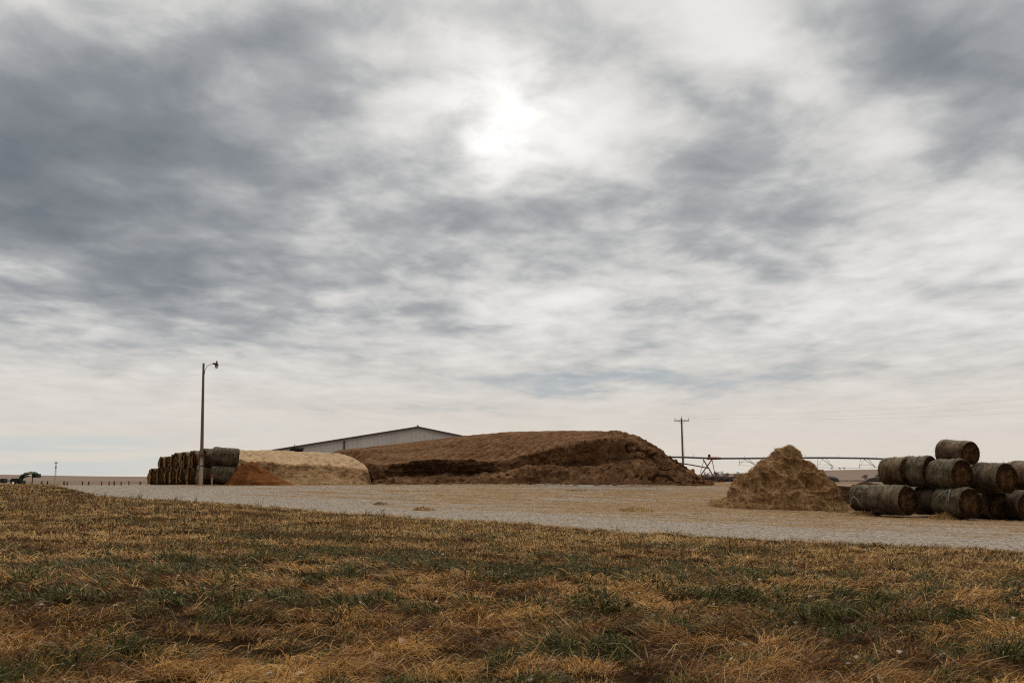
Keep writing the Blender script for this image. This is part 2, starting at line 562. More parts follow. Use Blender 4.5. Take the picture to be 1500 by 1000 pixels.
def mat_bale_face():
    m, g, b, o = material('bale_end_hay')
    p = obj_pos(g)
    x, y, z = g.sep(p)
    r_ = g.math('SQRT', g.math('ADD', g.math('MULTIPLY', y, y), g.math('MULTIPLY', z, z)))
    n1 = g.noise(p, 3.0, 5, 0.6)
    th = g.math('ARCTAN2', z, y)
    wob = g.math('ADD', r_, g.math('ADD', g.math('MULTIPLY', n1, 0.06), g.math('MULTIPLY', th, 0.012)))
    ring = g.math('SINE', g.math('MULTIPLY', wob, 80.0))
    n2 = g.noise(p, 22.0, 4, 0.7)
    f = g.math('ADD', g.math('MULTIPLY', ring, 0.07), g.math('ADD', g.math('MULTIPLY', n1, 0.5), g.math('MULTIPLY', n2, 0.5)))
    f = g.math('SUBTRACT', f, g.math('MULTIPLY', g.maprange(g.math('ADD', r_, g.math('MULTIPLY', n1, 0.25)), 0.45, 0.85), 0.13))
    c = g.ramp(f, [(0.34, (0.014, 0.009, 0.006)), (0.48, (0.058, 0.034, 0.018)), (0.58, (0.15, 0.088, 0.042)), (0.68, (0.29, 0.18, 0.09))])
    g.put(b.inputs['Base Color'], c)
    b.inputs['Roughness'].default_value = 0.95
    b.inputs['Specular IOR Level'].default_value = 0.0
    bump(g, b, g.math('ADD', g.math('MULTIPLY', ring, 0.25), n2), 1.0, 0.04)
    return m

M_FACE = mat_bale_face()
M_NET = mat_simple('torn_white_net', (0.19, 0.20, 0.165), 0.7, var=0.4)

# ------------------------------------------------------------------ the lie of the land
EDGE = [(42, 15.0), (22, 23.6), (14.4, 28), (5.7, 33), (-7.2, 42), (-23.9, 58), (-41, 85), (-60, 110), (-90, 150)]   # where lawn meets gravel

def pz(px, py, d):
    p = P(px, py, d)
    return (p.x, p.y, p.z)

CTRL = [pz(1340, 757, 50), pz(1480, 762, 50), pz(1130, 746, 56), pz(540, 708.5, 80), pz(790, 708, 80), pz(1040, 711, 82),
        pz(295, 710.5, 76), pz(340, 709.5, 77), pz(224, 709.5, 87), pz(1500, 808, 28), pz(1000, 785, 33), pz(750, 768, 37), pz(500, 752, 42), pz(150, 727, 58),
        pz(48, 713.3, 85), pz(0, 711, 68), pz(130, 713, 84), pz(750, 1000, 9.4), (5, 9.4, .17), (-5, 9.4, .25), (0, 0, .35), (-12, 2, .5), (12, 2, .25),
        (0, 20, .22), (-12, 24, .62), (10, 20, .08), (-22, 40, 1.12), (38, 62, .25), (40, 48, 0.0), (40, 28, -.05), (30, 10, 0.0), (-30, 18, .9), (-50, 50, 1.6),
        pz(1060, 708, 140), pz(1250, 706, 110), pz(700, 708, 130), pz(300, 710, 130), (-75, 110, 1.2), (90, 120, 1.0), (90, 60, .4), (-90, 60, 1.7), (0, -20, .4), (-40, 190, .8), (60, 190, 1.1), (0, 170, 1.1)]
_C = np.array(CTRL)
def _tps_fit(C, lam=0.6):
    n = len(C)
    S = 30.0
    A = C[:, :2] / S
    d = np.linalg.norm(A[:, None] - A[None], axis=2)
    K = np.where(d > 0, d * d * np.log(np.maximum(d, 1e-9)), 0) + np.eye(n) * lam * 0.01
    Pm = np.hstack([np.ones((n, 1)), A])
    L = np.block([[K, Pm], [Pm.T, np.zeros((3, 3))]])
    return A, np.linalg.solve(L, np.concatenate([C[:, 2], np.zeros(3)])), S
_TA, _TW, _TS = _tps_fit(_C)

def land(x, y):
    """height of the ground"""
    x, y = np.asarray(x, float), np.asarray(y, float)
    sh = np.broadcast(x, y).shape
    xs = np.broadcast_to(x, sh).ravel()
    ys = np.broadcast_to(y, sh).ravel()
    res = np.empty(len(xs))
    for s in range(0, len(xs), 60000):
        q = np.stack([np.clip(xs[s:s + 60000], -110, 110), np.clip(ys[s:s + 60000], -25, 210)], 1) / _TS
        d = np.linalg.norm(q[:, None] - _TA[None], axis=2)
        U = d * d * np.log(np.maximum(d, 1e-9))
        res[s:s + 60000] = U @ _TW[:-3] + _TW[-3] + q @ _TW[-2:]
    r_ = np.hypot(xs, ys)
    k = sstep(95, 190, r_)
    flat = 1.05 - 1.0 * sstep(170, 900, r_)
    # low swells near the horizon
    az = np.arctan2(xs, ys)
    rise = (4.6 + 1.6 * np.sin(az * 9 + 1) + 0.8 * np.sin(az * 23 + 2)) * sstep(500, 1500, r_)
    rise = rise + 9.0 * np.exp(-((az - 0.36) / 0.14) ** 2) * sstep(450, 1100, r_) + 1.5 * np.exp(-((az - 0.40) / 0.035) ** 2) * sstep(450, 900, r_)
    rise = rise + (2.3 * np.exp(-((az + 0.46) / 0.10) ** 2)) * sstep(400, 1300, r_)
    out = res * (1 - k) + (flat + rise) * k
    return out.reshape(sh)

_EX = np.array([e[0] for e in EDGE][::-1], float)
_EY = np.array([e[1] for e in EDGE][::-1], float)
def edge_dist(x, y):
    """signed metres past the lawn edge (positive = on the gravel)"""
    x, y = np.asarray(x, float), np.asarray(y, float)
    ye = np.interp(x, _EX, _EY)
    sl = (np.interp(x + 0.5, _EX, _EY) - np.interp(x - 0.5, _EX, _EY))
    d = (y - ye) / np.sqrt(1 + sl * sl)
    return d + 0.22 * vnoise(x * 0.7, y * 0.7, 0, 5) + 0.10 * vnoise(x * 2.6, y * 2.6, 0, 8)

def lawn_bumps(x, y):
    a = 0.075 * billow(x * 0.8, y * 1.25, 0, 2, 31) + 0.06 * fbm(x * 0.35, y * 0.35, 0, 2, 41)
    return a + 0.02 * vnoise(x * 3.3, y * 3.3, 0, 51)

def yard_bumps(x, y):
    return 0.035 * fbm(x * 0.25, y * 0.25, 0, 3, 61) + 0.012 * fbm(x * 1.6, y * 1.6, 0, 3, 71)

def ground_z(x, y):
    d = edge_dist(x, y)
    k = sstep(-0.5, 0.3, d)
    z = land(x, y)
    near = 1 - sstep(90, 150, np.hypot(x, y))
    return z + near * (lawn_bumps(x, y) * (1 - k) + yard_bumps(x, y) * k)

def polar_rows(r0, r1, a, b):
    rs = [r0]
    while rs[-1] < r1:
        rs.append(rs[-1] + max(a, b * rs[-1]))
    return np.array(rs)

def build_ground():
    rs = np.concatenate([polar_rows(0.6, 200, 0.07, 0.0105), np.geomspace(204, 9000, 60)])
    th = np.concatenate([np.linspace(-math.pi, R(-40), 60)[:-1], np.linspace(R(-40), R(40), 400), np.linspace(R(40), math.pi, 60)[1:]])
    RR, TT = np.meshgrid(rs, th, indexing='ij')
    X, Y = RR * np.sin(TT), RR * np.cos(TT)
    d = edge_dist(X, Y)
    Z = ground_z(X, Y)
    yard = sstep(0.15, 0.9, d) * (1 - sstep(165, 185, Y)) * (1 - sstep(95, 110, X)) * (np.abs(TT) < 1.6)
    Z = Z - 0.14 * yard * (1 - sstep(95, 120, Y))
    V = np.stack([X, Y, Z], 2).reshape(-1, 3)
    nr, nt = RR.shape
    i = np.arange(nr - 1)[:, None] * nt + np.arange(nt - 1)[None]
    Q = np.stack([i, i + 1, i + nt + 1, i + nt], 2).reshape(-1, 4)[:, ::-1]
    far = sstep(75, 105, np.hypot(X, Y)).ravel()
    c = np.array([[0.0, 0.0, float(land(np.array([0.0]), np.array([0.0]))[0])]])
    V = np.vstack([V, c])
    ci = len(V) - 1
    T = np.stack([np.full(nt - 1, ci), np.arange(nt - 1), np.arange(1, nt)], 1)[:, ::-1]
    o = np_mesh('ground', V, [Q, T], M_GROUND, attrs={'farness': np.append(far, 0)})
    tag(o, kind='structure')
    # gravel yard and road, a sheet of its own just above
    rs = polar_rows(16, 132, 0.12, 0.006)
    th = np.linspace(R(-52), R(58), 640)
    RR, TT = np.meshgrid(rs, th, indexing='ij')
    X, Y = RR * np.sin(TT), RR * np.cos(TT)
    d = edge_dist(X, Y)
    back = np.interp(X, [-110, -60, -42, -31, -20, 16, 20, 28, 60, 110], [120, 115, 100, 100, 104, 104, 92, 76, 62, 58])
    Z = ground_z(X, Y) + 0.02 * sstep(-0.1, 0.5, d) - 0.05 * (1 - sstep(-0.25, 0.1, d)) - 0.10 * sstep(-3, 0, Y - back)
    V = np.stack([X, Y, Z], 2).reshape(-1, 3)
    nr, nt = RR.shape
    i = np.arange(nr - 1)[:, None] * nt + np.arange(nt - 1)[None]
    Q = np.stack([i, i + 1, i + nt + 1, i + nt], 2).reshape(-1, 4)[:, ::-1]
    ok = ((d > -0.35) & (Y < back)).ravel()
    Q = Q[ok[Q].all(1)]
    used = np.zeros(len(V), bool)
    used[Q.ravel()] = True
    remap = np.cumsum(used) - 1
    # straw litter: thick beyond the wheel tracks, thin on the road
    st = 0.36 + 0.36 * sstep(3, 16, d) - 0.25 * np.exp(-((d - 3.5) / 2.2) ** 2)
    st = st + 0.35 * np.exp(-(((X - 20) / 11) ** 2 + ((Y - 49) / 6) ** 2)) + 0.30 * np.exp(-(((X - 12) / 9) ** 2 + ((Y - 55) / 6) ** 2))
    st = st - 0.30 * np.exp(-((d - 4.0) / 4.0) ** 2) - 0.06
    # wheel tracks following the road, and a few crossing to the heaps
    wob = d + 0.5 * fbm(X * 0.06, Y * 0.06, 0, 2, 401)
    for tr in (1.9, 3.7, 5.6, 7.4, 10.2, 12.0, 15.5, 17.3, 21.5, 23.3):
        st = st - 0.34 * np.exp(-((wob - tr) / 0.34) ** 2) + 0.16 * np.exp(-((wob - tr - 0.9) / 0.4) ** 2)
    dg = 0.9 * X + 0.35 * Y + 1.5 * fbm(X * 0.05, Y * 0.05, 0, 2, 411)
    for tr in (14.0, 15.8, 27.0, 28.8, 35.5, 37.3):
        st = st - 0.26 * np.exp(-((dg - tr) / 0.3) ** 2) * sstep(8, 14, d)
    st = st - 0.45 * np.exp(-(((X + 24) / 14) ** 2 + ((Y - 70) / 5) ** 2)) - 0.55 * sstep(-12, -30, X)
    st = st - 0.5 * np.exp(-(((X - 7) / 7) ** 2 + ((Y - 74.5) / 2.5) ** 2)) + .1 * np.exp(-(((X) / 14) ** 2 + ((Y - 66) / 6) ** 2))
    dirt = 0.85 * np.exp(-(((Y - np.interp(X, [-60, -31, -23, -14], [86, 80, 74.6, 76.5])) / 2.4) ** 2)) * sstep(-9, -16, X)
    dirt = dirt + 0.8 * np.exp(-(((X - 23) / 8) ** 2 + ((Y - 47.6) / 1.3) ** 2)) + 0.6 * sstep(78.5, 80, Y) * sstep(-14, -8, X) + .7 * sstep(58, 64, Y) * sstep(17, 22, X)
    o = np_mesh('gravel_yard', V[used], [remap[Q]], M_YARD, attrs={'straw': st.ravel()[used], 'dirt': dirt.ravel()[used]})
    tag(o, kind='structure')

build_ground()

def gz(x, y):
    return float(ground_z(np.array([x]), np.array([y]))[0])

# ------------------------------------------------------------------ fibres and grass
def blades(base, L, W, az, e0, e1, twist):
    """bent blades as numpy: base (n,3); returns verts and faces; 5 verts each"""
    n = len(base)
    h = np.stack([np.sin(az), np.cos(az), np.zeros(n)], 1)
    up = np.array([0, 0, 1.0])
    mid = base + (L * 0.5)[:, None] * (h * np.cos(e0)[:, None] + up * np.sin(e0)[:, None])
    tip = mid + (L * 0.5)[:, None] * (h * np.cos(e1)[:, None] + up * np.sin(e1)[:, None])
    s = np.stack([np.cos(az), -np.sin(az), np.zeros(n)], 1)
    nrm = np.stack([-np.sin(az) * np.sin(e0), -np.cos(az) * np.sin(e0), np.cos(e0)], 1)
    w = (s * np.cos(twist)[:, None] + nrm * np.sin(twist)[:, None]) * (W * 0.5)[:, None]
    V = np.stack([base - w, base + w, mid - w * 0.85, mid + w * 0.85, tip], 1).reshape(-1, 3)
    b = np.arange(n)[:, None] * 5
    Q = b + np.array([[0, 1, 3, 2]])
    T = b + np.array([[2, 3, 4]])
    return V, Q, T

def lerp_tones(t, tones):
    tones = np.array(tones)
    k = np.clip(t, 0, 0.9999) * (len(tones) - 1)
    i = k.astype(int)
    f = (k - i)[:, None]
    return tones[i] * (1 - f) + tones[i + 1] * f

def clump_cells(X, Y, cx, cy, seed):
    """nearest jittered tussock centre: offset to it and its random numbers"""
    gx, gy = np.floor(X / cx), np.floor(Y / cy)
    best = np.full(X.shape, 1e9)
    ox, oy, h1, h2 = [np.zeros(X.shape) for _ in range(4)]
    for dx in (-1, 0, 1):
        for dy in (-1, 0, 1):
            a, b = gx + dx, gy + dy
            r1 = _hash(a, b, 0 * a, seed) * 0.5 + 0.5
            r2 = _hash(a, b, 0 * a + 1, seed) * 0.5 + 0.5
            vx, vy = X - (a + r1) * cx, Y - (b + r2) * cy
            q = (vx / cx) ** 2 + (vy / cy) ** 2
            m = q < best
            best = np.where(m, q, best)
            ox, oy = np.where(m, vx, ox), np.where(m, vy, oy)
            h1 = np.where(m, _hash(a, b, 0 * a + 2, seed) * 0.5 + 0.5, h1)
            h2 = np.where(m, _hash(a, b, 0 * a + 3, seed) * 0.5 + 0.5, h2)
    return ox, oy, np.sqrt(best), h1, h2

def build_lawn():
    n = 620000
    th = RNG.uniform(R(-33), R(33), n)
    u = RNG.uniform(0, 1, n)
    r_ = 6.5 * (105 / 6.5) ** (u ** 1.15)
    X, Y = r_ * np.sin(th), r_ * np.cos(th)
    d = edge_dist(X, Y)
    ox, oy, q, h1, h2 = clump_cells(X, Y, 0.62, 0.50, 7)
    flat = 1 - sstep(15, 27, Y + 2.5 * fbm(X * 0.30, Y * 0.55, 0, 4, 101))     # nearest grass lies matted, farther it stands stubbly
    keep = (d < RNG.normal(0.0, 0.16, n) + 0.35 * np.maximum(0, vnoise(X * 0.9, Y * 0.9, 0, 77)) * RNG.random(n)) & (RNG.random(n) > flat * sstep(0.24, 0.60, q) * 0.97)
    X, Y, r_, d, ox, oy, q, h1, h2, flat = [a[keep] for a in (X, Y, r_, d, ox, oy, q, h1, h2, flat)]
    n = len(X)
    g1 = fbm(X * 0.30, Y * 0.55, 0, 4, 101)
    g2 = fbm(X * 0.9, Y * 1.4, 0, 3, 131)
    band = 0.50 * np.exp(-(((X + 0.1) / 5.5) ** 2 + ((Y - 20.0 + 0.05 * X) / 2.6) ** 2)) + 0.30 * np.exp(-(((X + 7) / 4.5) ** 2 + ((Y - 15.5) / 3.2) ** 2))
    band = band + 0.30 * np.exp(-(((X - 5.5) / 2.5) ** 2 + ((Y - 13.5) / 3.0) ** 2)) + .25 * np.exp(-(((X + 4) / 2) ** 2 + ((Y - 9.5) / 2.) ** 2))
    green = g1 * 0.8 + g2 * 0.6 + band - 0.08 - 0.24 * sstep(22, 34, r_) + 0.62 * (h1 - 0.5)
    isg = (green + RNG.normal(0, 0.13, n)) > 0.20
    tuft = (vnoise(X * 1.7, Y * 1.7, 0, 211) > 0.52) & (RNG.random(n) < 0.75) & (r_ > 16)
    isg = isg | (tuft & (RNG.random(n) < 0.55))
    swirl = 1.7 * fbm(X * 0.22, Y * 0.3, 0, 2, 151)
    side = np.where(fbm(X * 0.15, Y * 0.25, 0, 2, 171) > -0.15, 1.0, -1.0)
    comb = side * R(80) + swirl + (h2 - 0.5) * 2.2
    vx = ox / 0.62 * 0.9 + 0.75 * np.sin(comb) + RNG.normal(0, 0.55, n)
    vy = oy / 0.50 * 0.9 + 0.75 * np.cos(comb) + RNG.normal(0, 0.55, n)
    az = np.where(RNG.random(n) < np.maximum(flat, 0.1), np.arctan2(vx, vy), RNG.uniform(-math.pi, math.pi, n))
    dome = np.clip(1 - (q / 0.60) ** 2, 0, 1) * (0.03 + 0.21 * h2)
    L = np.where(isg, RNG.uniform(0.10, 0.26, n), RNG.uniform(0.10, 0.34, n)) * (0.42 + 0.58 * flat)
    L = np.where(tuft, L * 1.5, L) * (0.75 + 0.5 * h1)
    stem = (RNG.random(n) < 0.022) & ~isg        # long pale seed stems among the shorter blades
    L = np.where(stem, RNG.uniform(0.3, 0.6, n) * (0.5 + 0.5 * flat), L)
    e0 = np.where(isg, RNG.uniform(R(20), R(70), n), RNG.uniform(R(0), R(42), n)) * flat + RNG.uniform(R(15), R(80), n) * (1 - flat)
    e1 = e0 - RNG.uniform(R(20), R(85), n) * (0.35 + 0.65 * flat)
    W = np.clip(0.00062 * r_, 0.004, 0.05) * RNG.uniform(0.55, 1.25, n)
    W = np.where(isg, W * 1.2, W)
    Z = ground_z(X, Y) + dome * (0.35 + 0.65 * flat) * RNG.uniform(0.35, 1.0, n)
    t = np.clip(0.5 + 0.60 * fbm(X * 0.5, Y * 0.8, 0, 3, 191) + 0.6 * (h1 - 0.5) + RNG.normal(0, 0.28, n), 0, 1)
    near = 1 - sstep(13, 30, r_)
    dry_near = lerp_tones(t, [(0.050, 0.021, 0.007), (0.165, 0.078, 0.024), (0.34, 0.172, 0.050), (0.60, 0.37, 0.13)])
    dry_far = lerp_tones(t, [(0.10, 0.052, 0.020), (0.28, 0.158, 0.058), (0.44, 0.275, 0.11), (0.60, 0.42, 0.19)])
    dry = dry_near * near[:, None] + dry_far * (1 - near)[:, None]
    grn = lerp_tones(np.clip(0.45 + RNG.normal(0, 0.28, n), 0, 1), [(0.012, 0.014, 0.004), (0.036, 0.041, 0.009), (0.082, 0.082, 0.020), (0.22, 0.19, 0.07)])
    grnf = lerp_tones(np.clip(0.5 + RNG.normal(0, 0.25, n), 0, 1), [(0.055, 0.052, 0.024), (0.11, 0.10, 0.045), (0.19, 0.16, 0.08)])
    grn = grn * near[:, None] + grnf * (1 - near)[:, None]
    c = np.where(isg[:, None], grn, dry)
    c = np.where(stem[:, None], np.array([[0.46, 0.33, 0.17]]) * RNG.uniform(0.6, 1.1, (n, 1)), c)
    W = np.where(isg & (h2 > 0.6), W * 1.5, W)
    # a few pale fallen leaves lodged in it
    lf = RNG.random(n) < 0.0016
    L = np.where(lf, 0.07, L)
    W = np.where(lf, 0.045, W)
    e0 = np.where(lf, 0.3, e0)
    e1 = np.where(lf, -0.2, e1)
    Z = np.where(lf, Z + 0.05, Z)
    c = np.where(lf[:, None], np.array([[0.38, 0.33, 0.27]]), c)
    V, Q, T = blades(np.stack([X, Y, Z], 1), L, W, az, e0, e1, RNG.uniform(-0.9, 0.9, n))
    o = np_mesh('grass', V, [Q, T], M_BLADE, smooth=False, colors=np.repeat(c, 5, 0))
    tag(o, 'matted dry brown and green grass covering the foreground', 'grass', kind='stuff')

build_lawn()

def build_stalks():
    """tall rust-coloured weed stalks standing out of the lawn"""
    pts = []
    for (px, d0, d1, cnt) in [(190, 30, 50, 45), (330, 27, 44, 32), (100, 34, 52, 40), (20, 34, 55, 34), (560, 26, 36, 18), (480, 30, 40, 16), (880, 24, 30, 12), (1040, 20, 27, 10), (1350, 20, 26, 10), (620, 20, 27, 10)]:
        for _ in range(cnt):
            d = RNG.uniform(d0, d1)
            x = (px + RNG.normal(0, 65) - 750) / 1458 * d
            if edge_dist(x, d) < -0.3:
                pts.append((x, d))
    V, Q, T, C = [], [], [], []
    n = len(pts)
    pts = np.array(pts)
    base = np.stack([pts[:, 0], pts[:, 1], ground_z(pts[:, 0], pts[:, 1])], 1)
    k = 7
    base = np.repeat(base, k, 0) + RNG.normal(0, 0.06, (n * k, 3)) * np.array([1, 1, 0])
    m = n * k
    V, Q, T = blades(base, RNG.uniform(0.25, 0.62, m), np.full(m, 0.022), RNG.uniform(-3.1, 3.1, m), RNG.uniform(R(55), R(88), m), RNG.uniform(R(5), R(70), m), RNG.uniform(-1.5, 1.5, m))
    c = lerp_tones(RNG.random(m), [(0.10, 0.045, 0.022), (0.17, 0.085, 0.04), (0.14, 0.13, 0.06)])
    o = np_mesh('weed_stalks', V, [Q, T], M_BLADE, smooth=False, colors=np.repeat(c, 5, 0))
    tag(o, 'rust brown dry weed stalks standing above the lawn grass', 'weeds', kind='stuff')

build_stalks()

def fibre_mesh(name, pts, nrm, parent, L=(0.1, 0.35), W=0.012, tones=None, mat=None, droop=0.6, label=None):
    """loose hay on a surface: pts, nrm (n,3)"""
    n = len(pts)
    az = np.arctan2(nrm[:, 0], nrm[:, 1]) + RNG.normal(0, 1.0, n)
    base_e = np.arcsin(np.clip(nrm[:, 2], -1, 1))
    e0 = base_e * 0.4 + RNG.normal(0, 0.5, n)
    e1 = e0 - RNG.uniform(0.2, 1.4, n) * droop * 1.4
    V, Q, T = blades(pts, RNG.uniform(L[0], L[1], n), W * RNG.uniform(0.6, 1.4, n), az, e0, e1, RNG.uniform(-1.5, 1.5, n))
    tones = tones or [(0.07, 0.04, 0.018), (0.17, 0.105, 0.045), (0.30, 0.20, 0.09), (0.42, 0.30, 0.15)]
    c = lerp_tones(np.clip(RNG.normal(0.45, 0.25, n), 0, 1), tones)
    return np_mesh(name, V, [Q, T], mat or M_FIBRE, parent, smooth=False, colors=np.repeat(c, 5, 0))

def build_straw_litter():
    """thin loose straw lying on the gravel"""
    n = 26000
    th = RNG.uniform(R(-30), R(31), n)
    r_ = 28 * (86 / 28) ** RNG.random(n)
    X, Y = r_ * np.sin(th), r_ * np.cos(th)
    d = edge_dist(X, Y)
    w = sstep(4, 14, d) * (0.5 + 0.9 * fbm(X * 0.25 + Y * .1, Y * 0.4, 0, 3, 301)) * sstep(-34, -12, X)
    w = w + 1.2 * np.exp(-(((X - 20) / 10) ** 2 + ((Y - 48) / 4) ** 2)) + 1.0 * np.exp(-(((X - 14) / 6) ** 2 + ((Y - 55) / 3) ** 2))
    k = (d > 0.4) & (RNG.random(n) < w) & (Y < 79)
    X, Y, r_ = X[k], Y[k], r_[k]
    n = len(X)
    V, Q, T = blades(np.stack([X, Y, ground_z(X, Y) + 0.025], 1), RNG.uniform(0.12, 0.4, n), 0.0007 * r_ * RNG.uniform(0.5, 1.1, n), RNG.uniform(-3.1, 3.1, n),
                     RNG.uniform(0.02, 0.3, n), RNG.uniform(-0.25, 0.15, n), RNG.uniform(-0.4, 0.4, n))
    c = lerp_tones(np.clip(RNG.normal(0.5, 0.25, n), 0, 1), [(0.15, 0.09, 0.045), (0.32, 0.22, 0.12), (0.46, 0.35, 0.21)])
    o = np_mesh('straw_litter', V, [Q, T], M_FIBRE, smooth=False, colors=np.repeat(c, 5, 0))
    tag(o, 'loose tan straw littered over the gravel yard', 'straw', kind='stuff')

build_straw_litter()

# ------------------------------------------------------------------ heaps
def interp_px(px, table, col):
    t = np.array(table, float)
    return np.interp(px, t[:, 0], t[:, col])

def colgrid(cols, rows_px, rows_d):
    """rows of (photo y, distance) for every column -> world points (rows, cols, 3)"""
    n = len(cols)
    out = np.zeros((len(rows_px), n, 3))
    ct, s_ = math.cos(TILT), math.sin(TILT)
    for i, (py, d) in enumerate(zip(rows_px, rows_d)):
        x = (cols - 750) / 1458.33
        y = (500 - py) / 1458.33
        vy = ct - y * s_
        k = d / vy
        out[i] = np.stack([x * k, np.broadcast_to(d, (n,)), (s_ + y * ct) * k + EYE], 1)
    return out

def densify(K, segs):
    """linear rows between key rows, rounded a little afterwards"""
    rows = []
    t_id = []
    for i, s in enumerate(segs):
        for j in range(s):
            t = j / s
            rows.append(K[i] * (1 - t) + K[i + 1] * t)
            t_id.append(i + t)
    rows.append(K[-1])
    t_id.append(len(segs))
    return np.array(rows), np.array(t_id)

def smooth_rows(G, it=2):
    for _ in range(it):
        H = G.copy()
        H[1:-1] = 0.25 * G[:-2] + 0.5 * G[1:-1] + 0.25 * G[2:]
        G = H
    return G

def grid_normals(G):
    du = np.gradient(G, axis=1)
    dv = np.gradient(G, axis=0)
    n = np.cross(du, dv)
    n /= np.maximum(np.linalg.norm(n, axis=2, keepdims=True), 1e-9)
    return n

def grid_quads(nr, nc):
    i = np.arange(nr - 1)[:, None] * nc + np.arange(nc - 1)[None]
    return np.stack([i, i + 1, i + nc + 1, i + nc], 2).reshape(-1, 4)

def local_mesh(name, G, loc, mat, parent, **kw):
    V = G.reshape(-1, 3) - np.array(loc)
    return np_mesh(name, V, [grid_quads(*G.shape[:2])], mat, parent, **kw)

M_SILAGE = None
def mat_silage():
    m, g, b, o = material('brown_silage')
    p = obj_pos(g)
    cut = attr(g, 'cut')
    n1 = g.noise(p, 0.55, 6, 0.62, dist=0.4)
    n2 = g.noise(p, 2.6, 6, 0.7)
    n3 = g.noise(p, 7.0, 4, 0.75)
    f = g.math('ADD', g.math('MULTIPLY', n1, 0.36), g.math('ADD', g.math('MULTIPLY', n2, 0.36), g.math('MULTIPLY', n3, 0.28)))
    top = g.ramp(f, [(0.38, (0.052, 0.027, 0.014)), (0.5, (0.125, 0.070, 0.039)), (0.62, (0.225, 0.14, 0.084))])
    face = g.ramp(f, [(0.38, (0.040, 0.020, 0.011)), (0.5, (0.155, 0.088, 0.050)), (0.62, (0.30, 0.185, 0.110))])
    wet_shade = g.ramp(f, [(0.40, (0.012, 0.0065, 0.004)), (0.5, (0.042, 0.023, 0.013)), (0.62, (0.13, 0.074, 0.041))])  # tone of the damp face, also used as painted shade in grooves and cracks
    c = g.mix(cut, top, face)
    c = g.mix(attr(g, 'wet_shade'), c, wet_shade)
    g.put(b.inputs['Base Color'], c)
    b.inputs['Roughness'].default_value = 0.95
    b.inputs['Specular IOR Level'].default_value = 0.0
    bump(g, b, g.math('ADD', g.math('MULTIPLY', n2, 0.6), g.math('MULTIPLY', n3, 0.6)), 1.0, 0.22)
    g.put(b.inputs['Normal'].links[0].from_node.inputs['Strength'], g.maprange(cut, 0.0, 1.0, 0.3, 1.0))
    return m

